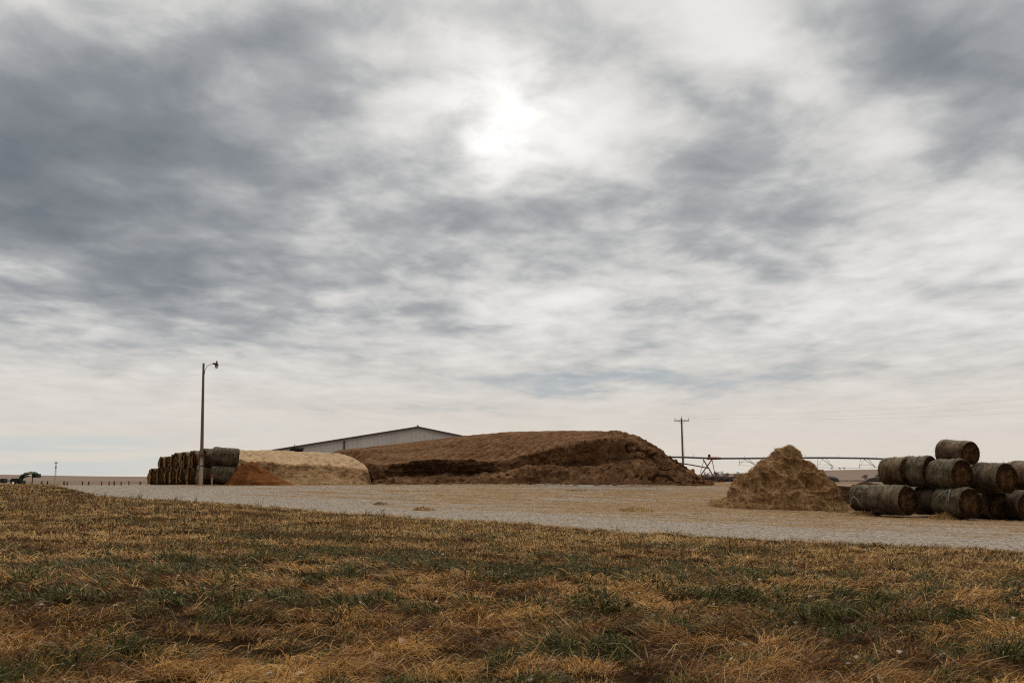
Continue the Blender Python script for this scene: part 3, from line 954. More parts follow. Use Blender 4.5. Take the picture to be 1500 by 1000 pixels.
def build_silage_mound():
    cols = np.concatenate([np.linspace(430, 500, 30)[:-1], np.linspace(500, 1046, 560)])
    #      px   foot  ledge  lip   ridge
    tab = [(430, 709, 700, 690, 676, 94), (470, 709, 702, 682, 668, 95), (497, 709, 704, 672, 658.5, 97), (520, 708.5, 704, 675, 656, 98), (540, 708.5, 703, 679, 654, 99),
           (560, 708.5, 700, 680.5, 651.5, 100), (580, 708.5, 699, 679, 649.5, 100), (610, 708.5, 698, 675, 646, 101), (650, 708.5, 697, 672.3, 641, 102), (680, 708, 696, 672, 637.5, 102),
           (716, 708, 694, 675.5, 634.2, 102), (740, 708, 690, 673, 632, 102), (760, 708, 686, 668, 631.4, 102), (800, 708, 683, 657.5, 630.5, 102), (850, 708, 683, 645.5, 630.3, 101),
           (880, 708, 682, 639.5, 630.8, 98), (905, 708, 678, 637.5, 632.8, 95), (931, 708.3, 676, 643, 639, 92), (955, 708.6, 679, 655, 651.5, 90), (980, 709, 685, 671.5, 668.5, 87),
           (1000, 709.5, 692, 683, 681, 86), (1020, 710.3, 701, 695.5, 694, 85), (1040, 711, 710, 709.4, 709, 84), (1046, 712, 712, 711.5, 711.5, 84)]
    f, lg, lp, rg, rd = [interp_px(cols, tab, k) for k in range(1, 6)]
    rg = rg + 0.35 * fbm(cols * 0.06, 0, 0, 3, 3)
    lp = lp + 2.4 * fbm(cols * 0.055, 0, 0, 5, 4, 0.6) * sstep(1000, 900, cols)
    lg = lg + 4.2 * fbm(cols * 0.035, 0, 0, 5, 5, 0.6) * sstep(1010, 930, cols)
    # gouged out hollow under the lip at the left half
    hol = sstep(545, 600, cols) * sstep(745, 700, cols)
    seam = sstep(735, 760, cols) * sstep(905, 870, cols)
    cut = 0.40 * hol + 0.45 * seam
    one = np.ones_like(cols)
    end = sstep(1046, 985, cols)
    foot_d = 79.0 + 3.0 * sstep(880, 1046, cols) + np.interp(cols, [430, 500, 528, 548], [14.0, 12.0, 7.5, 0.0])
    K_px = [f + 0.8, lg + (f - lg) * 0.3, lg, lg - 1.2 * end - 1.0 * hol, lp + 3.0 * end + 1.5 * hol, lp, rg + (lp - rg) * 0.12 * one, rg, rg + 10, 712 * one]
    led_d = foot_d + (0.9 + 0.45 * hol) * end
    K_d = [foot_d, foot_d + 0.55 * end, led_d, led_d + (0.25 + cut * 0.9) * end, led_d + (0.55 + cut * 0.35) * end, led_d + (0.8 + 0.1 * hol + 1.0 * sstep(760, 860, cols)) * end,
           rd - 3.0 * end, rd, rd + 6 * end, rd + 13 * end]
    K = colgrid(cols, K_px, K_d)
    K[-1][:, 2] = land(K[-1][:, 0], K[-1][:, 1]) - 0.3
    K[-2][:, 2] = np.maximum(K[-2][:, 2], K[-1][:, 2])
    K[0][:, 2] -= 0.1
    G, tid = densify(K, [10, 12, 7, 14, 9, 70, 12, 6, 10])
    G = smooth_rows(G, 2)
    N = grid_normals(G)
    X, Y, Z = G[..., 0], G[..., 1], G[..., 2]
    tt = np.broadcast_to(tid[:, None], X.shape)
    face = 1 - sstep(4.5, 5.15, tt)
    top = sstep(4.9, 5.3, tt) * (1 - 0.92 * sstep(5.7, 6.1, tt)) * (1 - sstep(7.2, 8.2, tt))
    edge = sstep(0.0, 0.5, tt) * sstep(1046, 1010, np.broadcast_to(cols, X.shape))
    # wheel ridges running up the top slope
    u = 0.93 * X - 0.34 * (Y - 80) * (1 + 0.35 * sstep(0, 9, X))
    rid = np.sin(2 * math.pi * (u + 0.34 * fbm(X * 0.35, Y * 0.35, 0, 3, 9)) / 0.86)
    lug = vnoise(u * 1.1, (Y + X * 0.3) * 2.2, 0, 15)
    disp = top * (0.20 * rid * (0.95 + 0.25 * lug) * (0.55 + 0.75 * sstep(-0.35, 0.4, fbm(X * 0.22, Y * 0.18, 0, 2, 16))) + 0.04 * fbm(X * 1.8, Y * 0.9, Z * 2.2, 3, 19))
    # the steps where the loader cut across the slope
    disp = disp + face * edge * ((0.34 - 0.12 * sstep(3, 8, X)) * fbm(X * 0.55, Y * 0.55, Z * 0.8, 4, 23, 0.55) + (0.15 - 0.08 * sstep(3, 8, X)) * billow(X * 1.2, Y * 1.2, Z * 1.7, 3, 29) + 0.10 * fbm(X * 3.2, Y * 3.2, Z * 3.2, 3, 37))
    # open cracks down the weathered end
    crack = np.abs(fbm(X * 0.42, Y * 0.42, Z * 0.62, 3, 43))
    cr = (1 - sstep(0.0, 0.05, crack)) * face * edge * sstep(6, 11, X)
    disp = disp - 0.42 * cr
    G = G + N * disp[..., None] * np.where(N[..., 1:2] > 0.9, 1, 1)
    Gx = G.copy()
    loc = (4.0, 80.0, gz(4, 80))
    px_g = np.broadcast_to(cols, X.shape)
    wet_shade = sstep(2.3, 3.0, tt) * (1 - sstep(4.6, 5.05, tt)) * sstep(530, 575, px_g) * sstep(760, 715, px_g) + 0.55 * sstep(560, 590, px_g) * sstep(735, 690, px_g) * (1 - sstep(2.3, 3.0, tt)) * sstep(0.6, 1.6, tt)
    wet_shade = np.clip(wet_shade + 0.6 * (1 - sstep(0.0, 0.5, np.abs(tt - 3.05))) * sstep(745, 770, px_g) * sstep(975, 930, px_g) + 0.6 * cr, 0, 1)  # crack shade put into the colour along the ledge and the end cracks
    # groove shade painted in: the silage colour is darkened along the wheel grooves
    wet_shade = np.clip(wet_shade + top * 0.85 * sstep(0.35, -0.8, rid + 0.12 * lug), 0, 1)
    cutv = np.clip(face, 0, 1)
    root = thing('silage_mound', 'long brown silage mound with tyre ridged top and dark dug out front', 'silage mound', loc)
    o = local_mesh('packed_silage', Gx, loc, mat_silage(), root, attrs={'wet_shade': wet_shade.ravel(), 'cut': cutv.ravel()})
    # fallen clods along the foot
    fz = []
    for k in range(340):
        c = RNG.uniform(540, 1030)
        d = np.interp(c, cols, foot_d) - abs(RNG.normal(0, 0.55))
        x = (c - 750) / 1458.33 * d
        fz.append((x, d, gz(x, d), 0.04 + 0.16 * RNG.random() ** 3))
    nr_, nc_ = Gx.shape[:2]
    for k in range(420):
        i_, j_ = int(RNG.uniform(0.02, 0.40) * nr_), int(RNG.uniform(90, nc_ - 20))
        if tid[i_] < 4.9 and not (530 < cols[j_] < 760 and tid[i_] > 1.6):
            q_ = Gx[i_, j_]
            fz.append((q_[0], q_[1] - 0.03, q_[2] - 0.02, 0.04 + 0.08 * RNG.random() ** 2))
    mb = MB()
    for (x, y, z, s) in fz:
        clod(mb, (x, y, z + s * 0.3), s)
    c = mb.build('fallen_clods', mat_clumpy('silage_clod', (0.025, 0.013, 0.007), (0.12, 0.067, 0.037), (0.27, 0.165, 0.095), 1.2, 8), root, smooth=True)
    c['kind'] = 'stuff'
    return Gx

def clod(mb, c, s):
    n = 7
    vs, fs = [], []
    ph = random.random() * 50
    for i in range(5):
        a = math.pi * i / 4
        for k in range(n):
            b = 2 * math.pi * k / n
            q = 1 + 0.45 * (random.random() - 0.5)
            vs.append((c[0] + s * q * math.sin(a) * math.cos(b) * 1.2, c[1] + s * q * math.sin(a) * math.sin(b), c[2] + s * 0.75 * q * math.cos(a)))
    for i in range(4):
        for k in range(n):
            fs.append((i * n + k, i * n + (k + 1) % n, (i + 1) * n + (k + 1) % n, (i + 1) * n + k))
    mb.add(vs, fs)

build_silage_mound()

def mat_feed():
    m, g, b, o = material('pale_chopped_feed')
    p = obj_pos(g)
    cut = attr(g, 'cut')
    n1 = g.noise(p, 0.8, 6, 0.62, dist=0.4)
    n2 = g.noise(p, 2.8, 6, 0.7)
    n3 = g.noise(p, 7.5, 4, 0.75)
    f = g.math('ADD', g.math('MULTIPLY', n1, 0.36), g.math('ADD', g.math('MULTIPLY', n2, 0.36), g.math('MULTIPLY', n3, 0.28)))
    top = g.ramp(f, [(0.38, (0.20, 0.138, 0.08)), (0.5, (0.36, 0.262, 0.165)), (0.62, (0.47, 0.365, 0.245))])
    face = g.ramp(f, [(0.40, (0.10, 0.055, 0.028)), (0.48, (0.27, 0.172, 0.095)), (0.62, (0.42, 0.30, 0.185))])
    g.put(b.inputs['Base Color'], g.mix(cut, top, face))
    b.inputs['Roughness'].default_value = 0.95
    b.inputs['Specular IOR Level'].default_value = 0.0
    bump(g, b, g.math('ADD', g.math('MULTIPLY', n2, 0.6), g.math('MULTIPLY', n3, 0.6)), 1.0, 0.16)
    return m

def build_feed_mound():
    cols = np.linspace(300, 543, 300)
    tab = [(300, 709, 700, 676, 660.5, 93), (345, 709, 698, 674, 659.3, 94), (395, 709, 697, 677, 658.6, 94), (420, 709, 695, 679.5, 659.6, 94), (440, 709, 694, 681, 661, 94),
           (480, 709, 694, 682.5, 662.4, 93), (500, 709, 695, 683, 664, 92), (515, 709, 696, 684, 669, 90), (530, 708.8, 698, 686, 677.5, 88), (538, 708.5, 702, 692, 686, 85), (543, 709.5, 709, 708, 707, 81)]
    f, lg, lp, rg, rd = [interp_px(cols, tab, k) for k in range(1, 6)]
    lp = lp + 1.3 * fbm(cols * 0.06, 0, 0, 3, 54)
    rg = rg + 0.5 * fbm(cols * 0.08, 0, 0, 3, 53)
    end = sstep(543, 528, cols)
    fd = 78.2 + 1.5 * (1 - end)
    K = colgrid(cols, [f + 0.8, lg, lp + 1.5 * end, lp, rg + (lp - rg) * 0.12, rg, rg + 10, 711 + 0 * cols],
                [fd, fd + 0.9 * end, fd + 1.35 * end, fd + 2.0 * end, rd - 2.5 * end, rd, rd + 5 * end, rd + 12 * end])
    K[-1][:, 2] = land(K[-1][:, 0], K[-1][:, 1]) - 0.3
    G, tid = densify(K, [16, 12, 6, 50, 10, 6, 8])
    G = smooth_rows(G, 2)
    N = grid_normals(G)
    X, Y, Z = G[..., 0], G[..., 1], G[..., 2]
    tt = np.broadcast_to(tid[:, None], X.shape)
    face = 1 - sstep(2.6, 3.15, tt)
    top = sstep(3.0, 3.3, tt) * (1 - 0.75 * sstep(3.8, 4.3, tt)) * (1 - sstep(5.2, 6.2, tt))
    u = X * 0.93 + (Y - 80) * 0.36
    rid = np.sin(2 * math.pi * (u + 0.42 * fbm(X * 0.35, Y * 0.35, 0, 3, 59)) / 0.72) * (0.4 + 0.8 * sstep(-0.4, 0.4, fbm(X * 0.3, Y * 0.25, 0, 2, 57)))
    disp = top * (0.10 * rid + 0.07 * fbm(X * 2.5, Y * 2.5, 0, 3, 60))
    disp = disp + face * sstep(0, 0.6, tt) * (0.22 * fbm(X * 0.8, Y * 0.8, Z * 0.9, 4, 63, 0.55) + 0.13 * billow(X * 1.6, Y * 1.6, Z * 1.8, 3, 69) + 0.05 * fbm(X * 5, Y * 5, Z * 5, 2, 66))
    G = G + N * disp[..., None]
    loc = (-18.0, 79.0, gz(-18, 79))
    root = thing('feed_mound', 'pale tan feed mound with ridged top between hay stack and dark silage', 'feed mound', loc)
    local_mesh('packed_feed', G, loc, mat_feed(), root, attrs={'cut': np.clip(face, 0, 1).ravel()})
    mb = MB()
    for k in range(110):
        c = RNG.uniform(425, 540)
        d = 78.0 - abs(RNG.normal(0, 0.4))
        x = (c - 750) / 1458.33 * d
        s = 0.04 + 0.12 * RNG.random() ** 2
        clod(mb, (x, d, gz(x, d) + s * 0.3), s)
    o = mb.build('fallen_clods', mat_clumpy('feed_clod', (0.16, 0.10, 0.05), (0.34, 0.24, 0.13), (0.45, 0.33, 0.19), 3, 14), root, smooth=True)
    o['kind'] = 'stuff'

build_feed_mound()

def heap(name, label, cat, cx, cy, prof_px, d, depth, mat, seed, amp, lump, nr=70, nt=160, up_extra=0.0, partname='loose_heap', flow=1.0):
    """a heap: silhouette table (photo px, py) read at distance d gives its outline across; depth gives its reach front to back"""
    tab = np.array(prof_px, float)
    xs = (tab[:, 0] - 750) / 1458.33 * d
    zs = np.array([P(a, b_, d).z for a, b_ in prof_px])
    base = min(zs[0], zs[-1])
    # apex column
    ia = int(np.argmax(zs))
    xa, za = xs[ia], zs[ia]
    th = np.linspace(0, 2 * math.pi, nt + 1)[:-1]
    s = np.linspace(0, 1, nr) ** 0.9
    S, TH = np.meshgrid(s, th, indexing='ij')
    wl, wr = xa - xs[0], xs[-1] - xa
    jag = 1 + 0.10 * fbm(np.cos(TH) * 1.3 + seed, np.sin(TH) * 1.3, 0, 3, seed)
    rx = np.where(np.cos(TH) < 0, wl, wr) * jag
    ry = np.where(np.sin(TH) < 0, depth[0], depth[1]) * jag
    X = xa + S * np.cos(TH) * rx
    Y = d + S * np.sin(TH) * ry
    # height along the outline profile of its own side, mixed through the turn
    hl = np.interp(S, ((xa - xs[:ia + 1]) / wl)[::-1], (zs[:ia + 1] - base)[::-1])
    hr = np.interp(S, (xs[ia:] - xa) / wr, zs[ia:] - base)
    wgt = 0.5 + 0.5 * np.cos(TH)
    H = hl * (1 - wgt) + hr * wgt
    gzv = ground_z(X, Y)
    Z = gzv + H * 1.0 + (base - land(np.array([xa]), np.array([d]))[0]) * (1 - S)
    G = np.stack([X, Y, Z], 2)
    fade = np.minimum(1, (1 - S) * 5)
    fb = sstep(0, 0.05, S)
    rad = S * np.hypot(rx, ry)
    D1 = amp * (-0.42 + billow(X * lump + 0.4 * Z, Y * lump, Z * lump * 1.3, 3, seed + 3, 0.45))
    D2 = amp * 0.7 * fbm(X * lump * 0.5, Y * lump * 0.5, Z * lump * 0.5, 3, seed + 7)
    D3 = amp * 0.16 * fbm(X * lump * 4, Y * lump * 4, Z * lump * 4, 3, seed + 9)
    disp = (D1 + D2 + D3) * (0.25 + 0.75 * fade)
    out = np.stack([np.cos(TH) * 0.75, np.sin(TH) * 0.75, np.full_like(TH, 0.65)], 2)
    G = G + out * disp[..., None] * (0.12 + 0.88 * sstep(0, 0.3, S))[..., None]
    G[-1, :, 2] = gzv[-1] - 0.08
    loc = (xa, d, gz(xa, d))
    root = thing(name, label, cat, loc)
    V = G.reshape(-1, 3) - np.array(loc)
    i = np.arange(nr - 1)[:, None] * nt
    j = np.arange(nt)[None]
    Q = np.stack([i + j, i + nt + j, i + nt + (j + 1) % nt, i + (j + 1) % nt], 2).reshape(-1, 4)
    o = np_mesh(partname, V, [Q], mat, root)
    return root, G, loc

M_HAYHEAP = mat_clumpy('matted_hay', (0.085, 0.047, 0.022), (0.265, 0.163, 0.085), (0.46, 0.31, 0.18), 1.5, 6, 1.0, 0.16, streak=(1, 1, 0.7))

def build_hay_pile():
    prof = [(1030, 741), (1045, 735), (1062, 722), (1070, 712), (1088, 695), (1110, 682), (1122, 670), (1131, 661), (1143, 656), (1154, 650),
            (1166, 656.5), (1176, 664), (1185, 678), (1196, 694), (1212, 706), (1228, 722), (1240, 738), (1252, 745)]
    root, G, loc = heap('hay_pile', 'tall lumpy brown heap of loose hay beside the right bale stack', 'hay pile', 0, 0, prof, 58, (2.6, 3.2), M_HAYHEAP, 71, 0.50, 0.85, nr=180, nt=480)
    # fibre over its surface
    nr, nt = G.shape[:2]
    N = np.cross(np.roll(G, -1, 1) - np.roll(G, 1, 1), np.gradient(G, axis=0))
    N /= np.maximum(np.linalg.norm(N, axis=2, keepdims=True), 1e-9)
    N *= np.where(N[..., 2:3] < 0, -1, 1)
    n = 15000
    a = RNG.random(n) ** 0.6 * (nr - 2)
    b = RNG.random(n) * nt
    i, j = a.astype(int), b.astype(int) % nt
    pts = G[i, j] + (G[i + 1, j] - G[i, j]) * RNG.random((n, 1)) + (G[i, (j + 1) % nt] - G[i, j]) * RNG.random((n, 1))
    k = pts[:, 1] < 59.5
    pts, nn = pts[k], N[i, j][k]
    o = fibre_mesh('loose_straw', pts - np.array(loc), nn, root, L=(0.05, 0.22), W=0.016, droop=1.1,
                   tones=[(0.10, 0.055, 0.025), (0.23, 0.138, 0.065), (0.38, 0.245, 0.122), (0.52, 0.375, 0.215)])
    o['kind'] = 'stuff'

build_hay_pile()

M_GRAINHEAP = mat_clumpy('rusty_feed_meal', (0.060, 0.022, 0.009), (0.140, 0.057, 0.022), (0.215, 0.10, 0.042), 1.1, 5, 0.8, 0.12)
heap('feed_heap', 'rusty orange cone of ground feed beside left hay bales', 'feed heap', 0, 0,
     [(333, 709), (343, 690), (352, 684), (362, 678), (372.5, 675.3), (381, 680), (391, 689), (406, 697), (420, 704), (434, 709.5)], 76.3, (1.6, 2.2), M_GRAINHEAP, 83, 0.16, 1.1)
M_STRAWCLUMP = mat_clumpy('tan_straw_clump', (0.12, 0.072, 0.032), (0.25, 0.165, 0.08), (0.36, 0.255, 0.13), 2.5, 12, 0.9, 0.05)
M_DARKDIRT = mat_clumpy('dark_manure_soil', (0.014, 0.008, 0.005), (0.05, 0.030, 0.018), (0.12, 0.075, 0.042), 1.8, 9, 1.0, 0.08)

def fuzz(root, G, loc, n, tones=None, L=(0.08, 0.26)):
    nr, nt = G.shape[:2]
    i = (RNG.random(n) ** 0.6 * (nr - 2)).astype(int)
    j = (RNG.random(n) * nt).astype(int) % nt
    N = np.stack([np.zeros(n), -0.6 * np.ones(n), 0.8 * np.ones(n)], 1) + RNG.normal(0, 0.4, (n, 3))
    N /= np.linalg.norm(N, axis=1, keepdims=True)
    o = fibre_mesh('loose_straw', G[i, j] - np.array(loc), N, root, L=L, W=0.024, tones=tones)
    o['kind'] = 'stuff'

r_, G_, l_ = heap('straw_clump', 'low rounded tan hump of hay at the right foot of the tall heap', 'straw clump', 0, 0,
     [(1201, 747), (1207, 739), (1215, 734.5), (1222, 735), (1229, 740), (1237, 748)], 54.6, (0.7, 0.9), M_STRAWCLUMP, 91, 0.05, 2.2, 30, 70)
fuzz(r_, G_, l_, 700)
r_, G_, l_ = heap('straw_clump', 'small flat scatter of straw before the leftmost dark bale', 'straw clump', 0, 0,
     [(1240, 755), (1252, 750), (1261, 749), (1272, 751), (1284, 757)], 51.0, (0.8, 0.8), M_STRAWCLUMP, 93, 0.05, 2.5, 26, 60)
fuzz(r_, G_, l_, 500)
r_, G_, l_ = heap('straw_clump', 'ragged brown tuft of hay on the gravel before the chevron striped bale', 'straw clump', 0, 0,
     [(1348, 759), (1362, 753), (1377, 750.5), (1387, 752), (1398, 758)], 48.6, (0.5, 0.5), M_STRAWCLUMP, 95, 0.06, 2.5, 26, 60)
fuzz(r_, G_, l_, 500)
for n_, (a, b_, py, h, d, s, lab) in enumerate([
        (898, 960, 744.5, 4.5, 50.5, 101, 'scattered brown straw clump on gravel left of the tall hay heap'),
        (548, 572, 736, 2.5, 52, 102, 'small dark straw tuft alone on the gravel below the silage'),
        (604, 642, 743.5, 3, 46.5, 103, 'thin brown straw tuft on the road near the lawn edge'),
        (826, 862, 721, 5, 70, 104, 'low straw drift on gravel before the silage mound front')]):
    w_ = (b_ - a)
    r_, G_, l_ = heap('straw_clump', lab, 'straw clump', 0, 0,
                      [(a, py), (a + w_ * .25, py - h * .25), (a + w_ * .45, py - h * .5), (a + w_ * .7, py - h * .3), (b_, py + .5)], d, (0.6, 0.6), M_STRAWCLUMP, s, 0.035, 4.0, 18, 60)
    fuzz(r_, G_, l_, 260, [(0.05, 0.03, 0.014), (0.14, 0.088, 0.042), (0.25, 0.17, 0.09)], (0.05, 0.14))
r_, G_, l_ = heap('soil_heap', 'dark rough soil bank behind the gap between hay heap and bales', 'soil heap', 0, 0,
     [(1196, 722), (1210, 711), (1226, 706.5), (1245, 708), (1262, 704.5), (1278, 707), (1300, 706), (1320, 713), (1340, 724)], 63, (2.2, 2.5), M_DARKDIRT, 97, 0.26, 1.1, 50, 160)

# ------------------------------------------------------------------ round hay bales
def bale(label, group, center, axis, D, L, seed, wrap=0, tilt=0.0, flat=0.07, stripe=None, shag=90, end_shag=60, torn=0):
    shag, end_shag = int(shag * 1.6), end_shag + 240
    """axis: direction of the bale's length (its +x end faces that way); center is the bale's middle"""
    rng = np.random.default_rng(seed)
    ax = Vector((axis[0], axis[1], 0)).normalized()
    root = thing('hay_bale', label, 'hay bale', center, group)
    root.rotation_euler = (0, tilt, math.atan2(ax.y, ax.x))
    Rr = D / 2
    nx, nt = 30, 72
    t = np.linspace(-1, 1, nx)
    th = np.linspace(0, 2 * math.pi, nt + 1)[:-1]
    T_, TH = np.meshgrid(t, th, indexing='ij')
    c, s = np.cos(TH), np.sin(TH)
    rr = Rr * (1 + 0.05 * fbm(c * 1.2 + seed, s * 1.2, T_ * 1.4, 3, seed) + 0.014 * np.sin(T_ * 15 + seed) * vnoise(T_ * 4, c * 2, s * 2, seed + 1) + 0.022 * fbm(c * 3.5, s * 3.5, T_ * 4, 3, seed + 2))
    rr = rr + 0.012 * vnoise(T_ * 9, 0, 0, seed + 5)
    rnd = 1 - 0.075 * np.clip((np.abs(T_) - 0.84) / 0.16, 0, 1) ** 2
    rr = rr * rnd
    x = T_ * L / 2 + 0.03 * vnoise(c * 1.5, s * 1.5, np.sign(T_) * 3, seed + 4) * np.abs(T_)
    y, z = rr * c * 1.02, rr * s
    def sag(y, z):
        zb = -Rr * (1 - flat)
        z2 = np.where(z < zb, zb + (z - zb) * 0.12, z)
        z2 = z2 * (1 - 0.02 * np.sign(z2))
        return y * (1 + 0.05 * np.exp(-((z2 + Rr * 0.55) / (0.5 * Rr)) ** 2)), z2
    y, z = sag(y, z)
    G = np.stack([x, y, z], 2)
    V = G.reshape(-1, 3)
    i = np.arange(nx - 1)[:, None] * nt
    j = np.arange(nt)[None]
    Q = np.stack([i + j, i + (j + 1) % nt, i + nt + (j + 1) % nt, i + nt + j], 2).reshape(-1, 4)
    np_mesh('net_wrap', V, [Q[:, ::-1]], M_WRAPS[wrap], root)
    # ends: a coil of hay, bulging or hollowed
    for sg in (-1, 1):
        rim = G[-1 if sg > 0 else 0]
        nr = 16
        q = np.linspace(1, 0, nr) ** 0.8
        bul = 0.05 * rng.uniform(-0.6, 1.2)
        rows = []
        for k, qq in enumerate(q):
            p_ = rim.copy()
            p_[:, 1:] *= qq
            p_[:, 0] = rim[:, 0] * qq + (sg * L / 2) * (1 - qq) + sg * (bul * (1 - qq * qq) + 0.045 * fbm(p_[:, 1] * 3.3, p_[:, 2] * 3.3, sg, 3, seed + 9) * min(1, (1 - qq) * 6) + 0.02 * math.sin(qq * Rr * 70) * (1 - qq) ** .3)
            rows.append(p_)
        H = np.array(rows)
        i2 = np.arange(nr - 1)[:, None] * nt
        F = np.stack([i2 + j, i2 + (j + 1) % nt, i2 + nt + (j + 1) % nt, i2 + nt + j], 2).reshape(-1, 4)
        np_mesh('end_face', H.reshape(-1, 3), [F if sg < 0 else F[:, ::-1]], M_FACE, root)
    # loose stems: over the wrap and hanging from the ends
    n1, n2 = shag, end_shag
    a, b2 = rng.integers(1, nx - 1, n1), rng.integers(0, nt, n1)
    pts = G[a, b2]
    nn = np.stack([np.zeros(n1), c[a, b2], s[a, b2]], 1)
    eb = rng.integers(0, nt, n2)
    ee = np.where(rng.random(n2) < 0.5, 0, nx - 1)
    pts2 = G[ee, eb] * np.stack([np.ones(n2), *[1 - 0.45 * rng.random(n2) ** 2] * 2], 1)
    nn2 = np.stack([np.where(ee == 0, -1.0, 1.0), 0.4 * c[ee, eb], 0.4 * s[ee, eb]], 1)
    o = fibre_mesh('loose_hay', np.vstack([pts, pts2]), np.vstack([nn, nn2]), root, L=(0.05, 0.20), W=0.014, droop=1.1,
                   tones=[(0.02, 0.013, 0.008), (0.07, 0.045, 0.024), (0.15, 0.10, 0.052), (0.26, 0.18, 0.095)])
    o['kind'] = 'stuff'
    if stripe:
        # pale torn net strip hooked round the wrap
        st = np.array(stripe, float)        # list of (t along, angle deg)
        k = np.linspace(0, len(st) - 1, 26)
        tx = np.interp(k, range(len(st)), st[:, 0])
        ta = np.radians(np.interp(k, range(len(st)), st[:, 1]))
        mb = MB()
        pp = []
        for tt, aa in zip(tx, ta):
            ii = int(np.clip((tt + 1) / 2 * (nx - 1), 0, nx - 1))
            jj = int(round((aa % (2 * math.pi)) / (2 * math.pi) * nt)) % nt
            r2 = math.hypot(G[ii, jj, 1], G[ii, jj, 2])
            pp.append(Vector((tt * L / 2, G[ii, jj, 1] * (1 + 0.012 / r2), G[ii, jj, 2] * (1 + 0.012 / r2))))
        mb.tube(pp, [0.020 + 0.024 * abs(math.sin(q_ * 1.7)) for q_ in range(len(pp))], 6)
        me = mb.build('torn_net', M_NET, None, True)
        me.parent = root
    if torn:
        # shreds of net and hay hanging down over the end that faces the camera
        for k in range(torn):
            mb = MB()
            yy = rng.uniform(-0.55, 0.55) * Rr
            z0 = math.sqrt(max(0.05, Rr * Rr - yy * yy)) * 0.98
            z1 = -Rr * rng.uniform(0.55, 0.98)
            wd = rng.uniform(0.16, 0.46)
            pl = []
            for q_ in range(9):
                tq = q_ / 8
                pl.append((L / 2 + 0.05 + 0.09 * math.sin(tq * 2.6) + 0.02 * rng.normal(), yy + 0.1 * tq * rng.normal() * 0.4, z0 + (z1 - z0) * tq))
            vs, fs = [], []
            for (a_, b_, c_) in pl:
                w2 = wd * (0.35 + 0.9 * rng.random())
                vs += [(a_, b_ - w2 / 2, c_), (a_ + 0.05, b_, c_), (a_, b_ + w2 / 2, c_), (a_ - 0.06, b_, c_)]
            for q_ in range(8):
                for e in range(4):
                    fs.append((q_ * 4 + e, q_ * 4 + (e + 1) % 4, q_ * 4 + 4 + (e + 1) % 4, q_ * 4 + 4 + e))
            mb.add(vs, fs)
            me = mb.build('hanging_hay', M_HANG, None, True)
            me.parent = root
    return root

M_HANG = mat_clumpy('hanging_brown_hay', (0.040, 0.022, 0.011), (0.19, 0.108, 0.054), (0.42, 0.26, 0.135), 2.0, 14, 1.0, 0.05, streak=(3, 3, 0.5))

def bale_at(px, py_base, d, D, dz=0.0):
    """bale middle for a bale whose underside is seen at px, py_base, d metres ahead"""
    p = P(px, py_base, d)
    return Vector((p.x, p.y, p.z + D / 2 - 0.05 + dz))

GR = 'old round bales stacked at the right'
def rdir(px, away):
    """horizontal direction turned `away` degrees from pointing at the camera, toward photo right"""
    v = Vector(((px - 750) / 1458.33, 1, 0)).normalized()
    to_cam = -v
    rgt = Vector((v.y, -v.x, 0))
    return to_cam * math.cos(R(away)) + rgt * math.sin(R(away))

# lower row, left to right
bale('leftmost bale of the right stack, on the gravel, with a pale hooked strip', GR, bale_at(1273, 748, 51.3, 1.40), rdir(1273, 54), 1.38, 1.35, 1, 1,
     stripe=[(-0.8, 208), (-0.7, 186), (-0.5, 174), (-0.2, 186), (0.05, 212), (0.15, 236)], shag=120)
bale('dark bale on the gravel, second from the left end of the right stack', GR, bale_at(1308, 753.5, 49.9, 1.53), rdir(1308, 52), 1.52, 1.78, 2, 0, shag=120)
bale('grey ribbed bale on the gravel behind the chevron striped bale', GR, bale_at(1366, 753, 50.8, 1.48), rdir(1366, 52), 1.48, 1.5, 3, 0)
bale('bale with pale chevron strip, nearest on the gravel', GR, bale_at(1402, 758, 48.9, 1.53), rdir(1402, 46), 1.53, 1.75, 4, 1,
     stripe=[(-0.62, 170), (-0.4, 152), (-0.1, 134), (0.15, 126), (0.25, 136), (0.30, 155), (0.36, 174)], shag=150)
bale('ground bale showing a frayed brown end beside the chevron striped one', GR, bale_at(1449, 760.5, 50.4, 1.48), rdir(1449, 42), 1.46, 1.50, 5, 2, end_shag=160)
bale('bale cut off by the right edge of the photo, on the gravel', GR, bale_at(1497, 761.5, 49.6, 1.5), rdir(1497, 36), 1.5, 1.55, 6, 0)
bale('small brown bale mostly hidden behind the lower row gap', GR, bale_at(1336, 744, 54.5, 1.3), rdir(1336, 55), 1.30, 1.4, 7, 2)
# second row, resting in the hollows
bale('upper row bale at the left, lighter with greenish bands', GR, bale_at(1315, 709.5, 51.2, 1.44, 0.0), rdir(1315, 56), 1.44, 1.25, 8, 2, shag=200, end_shag=140)
bale('upper row bale second from left, tucked behind its neighbour', GR, bale_at(1347, 711.8, 50.7, 1.55), rdir(1347, 56), 1.58, 1.4, 9, 1, shag=160, end_shag=120)
bale('upper row bale with orange brown round end, under the top bale', GR, bale_at(1391, 716.2, 49.4, 1.54), rdir(1391, 48), 1.54, 1.65, 10, 1, shag=200, end_shag=160)
bale('upper row bale with frayed tan end, right of the top bale', GR, bale_at(1455, 721.5, 49.3, 1.52), rdir(1455, 48), 1.52, 1.73, 11, 0, shag=160, end_shag=220)
bale('upper row bale at the far right, cut by the photo edge', GR, bale_at(1503, 717, 50.4, 1.5), rdir(1503, 50), 1.5, 1.55, 12, 2)
bale('bale half hidden between the top bale and the upper row', GR, bale_at(1424, 714, 52.4, 1.36), rdir(1424, 60), 1.36, 1.5, 13, 2)
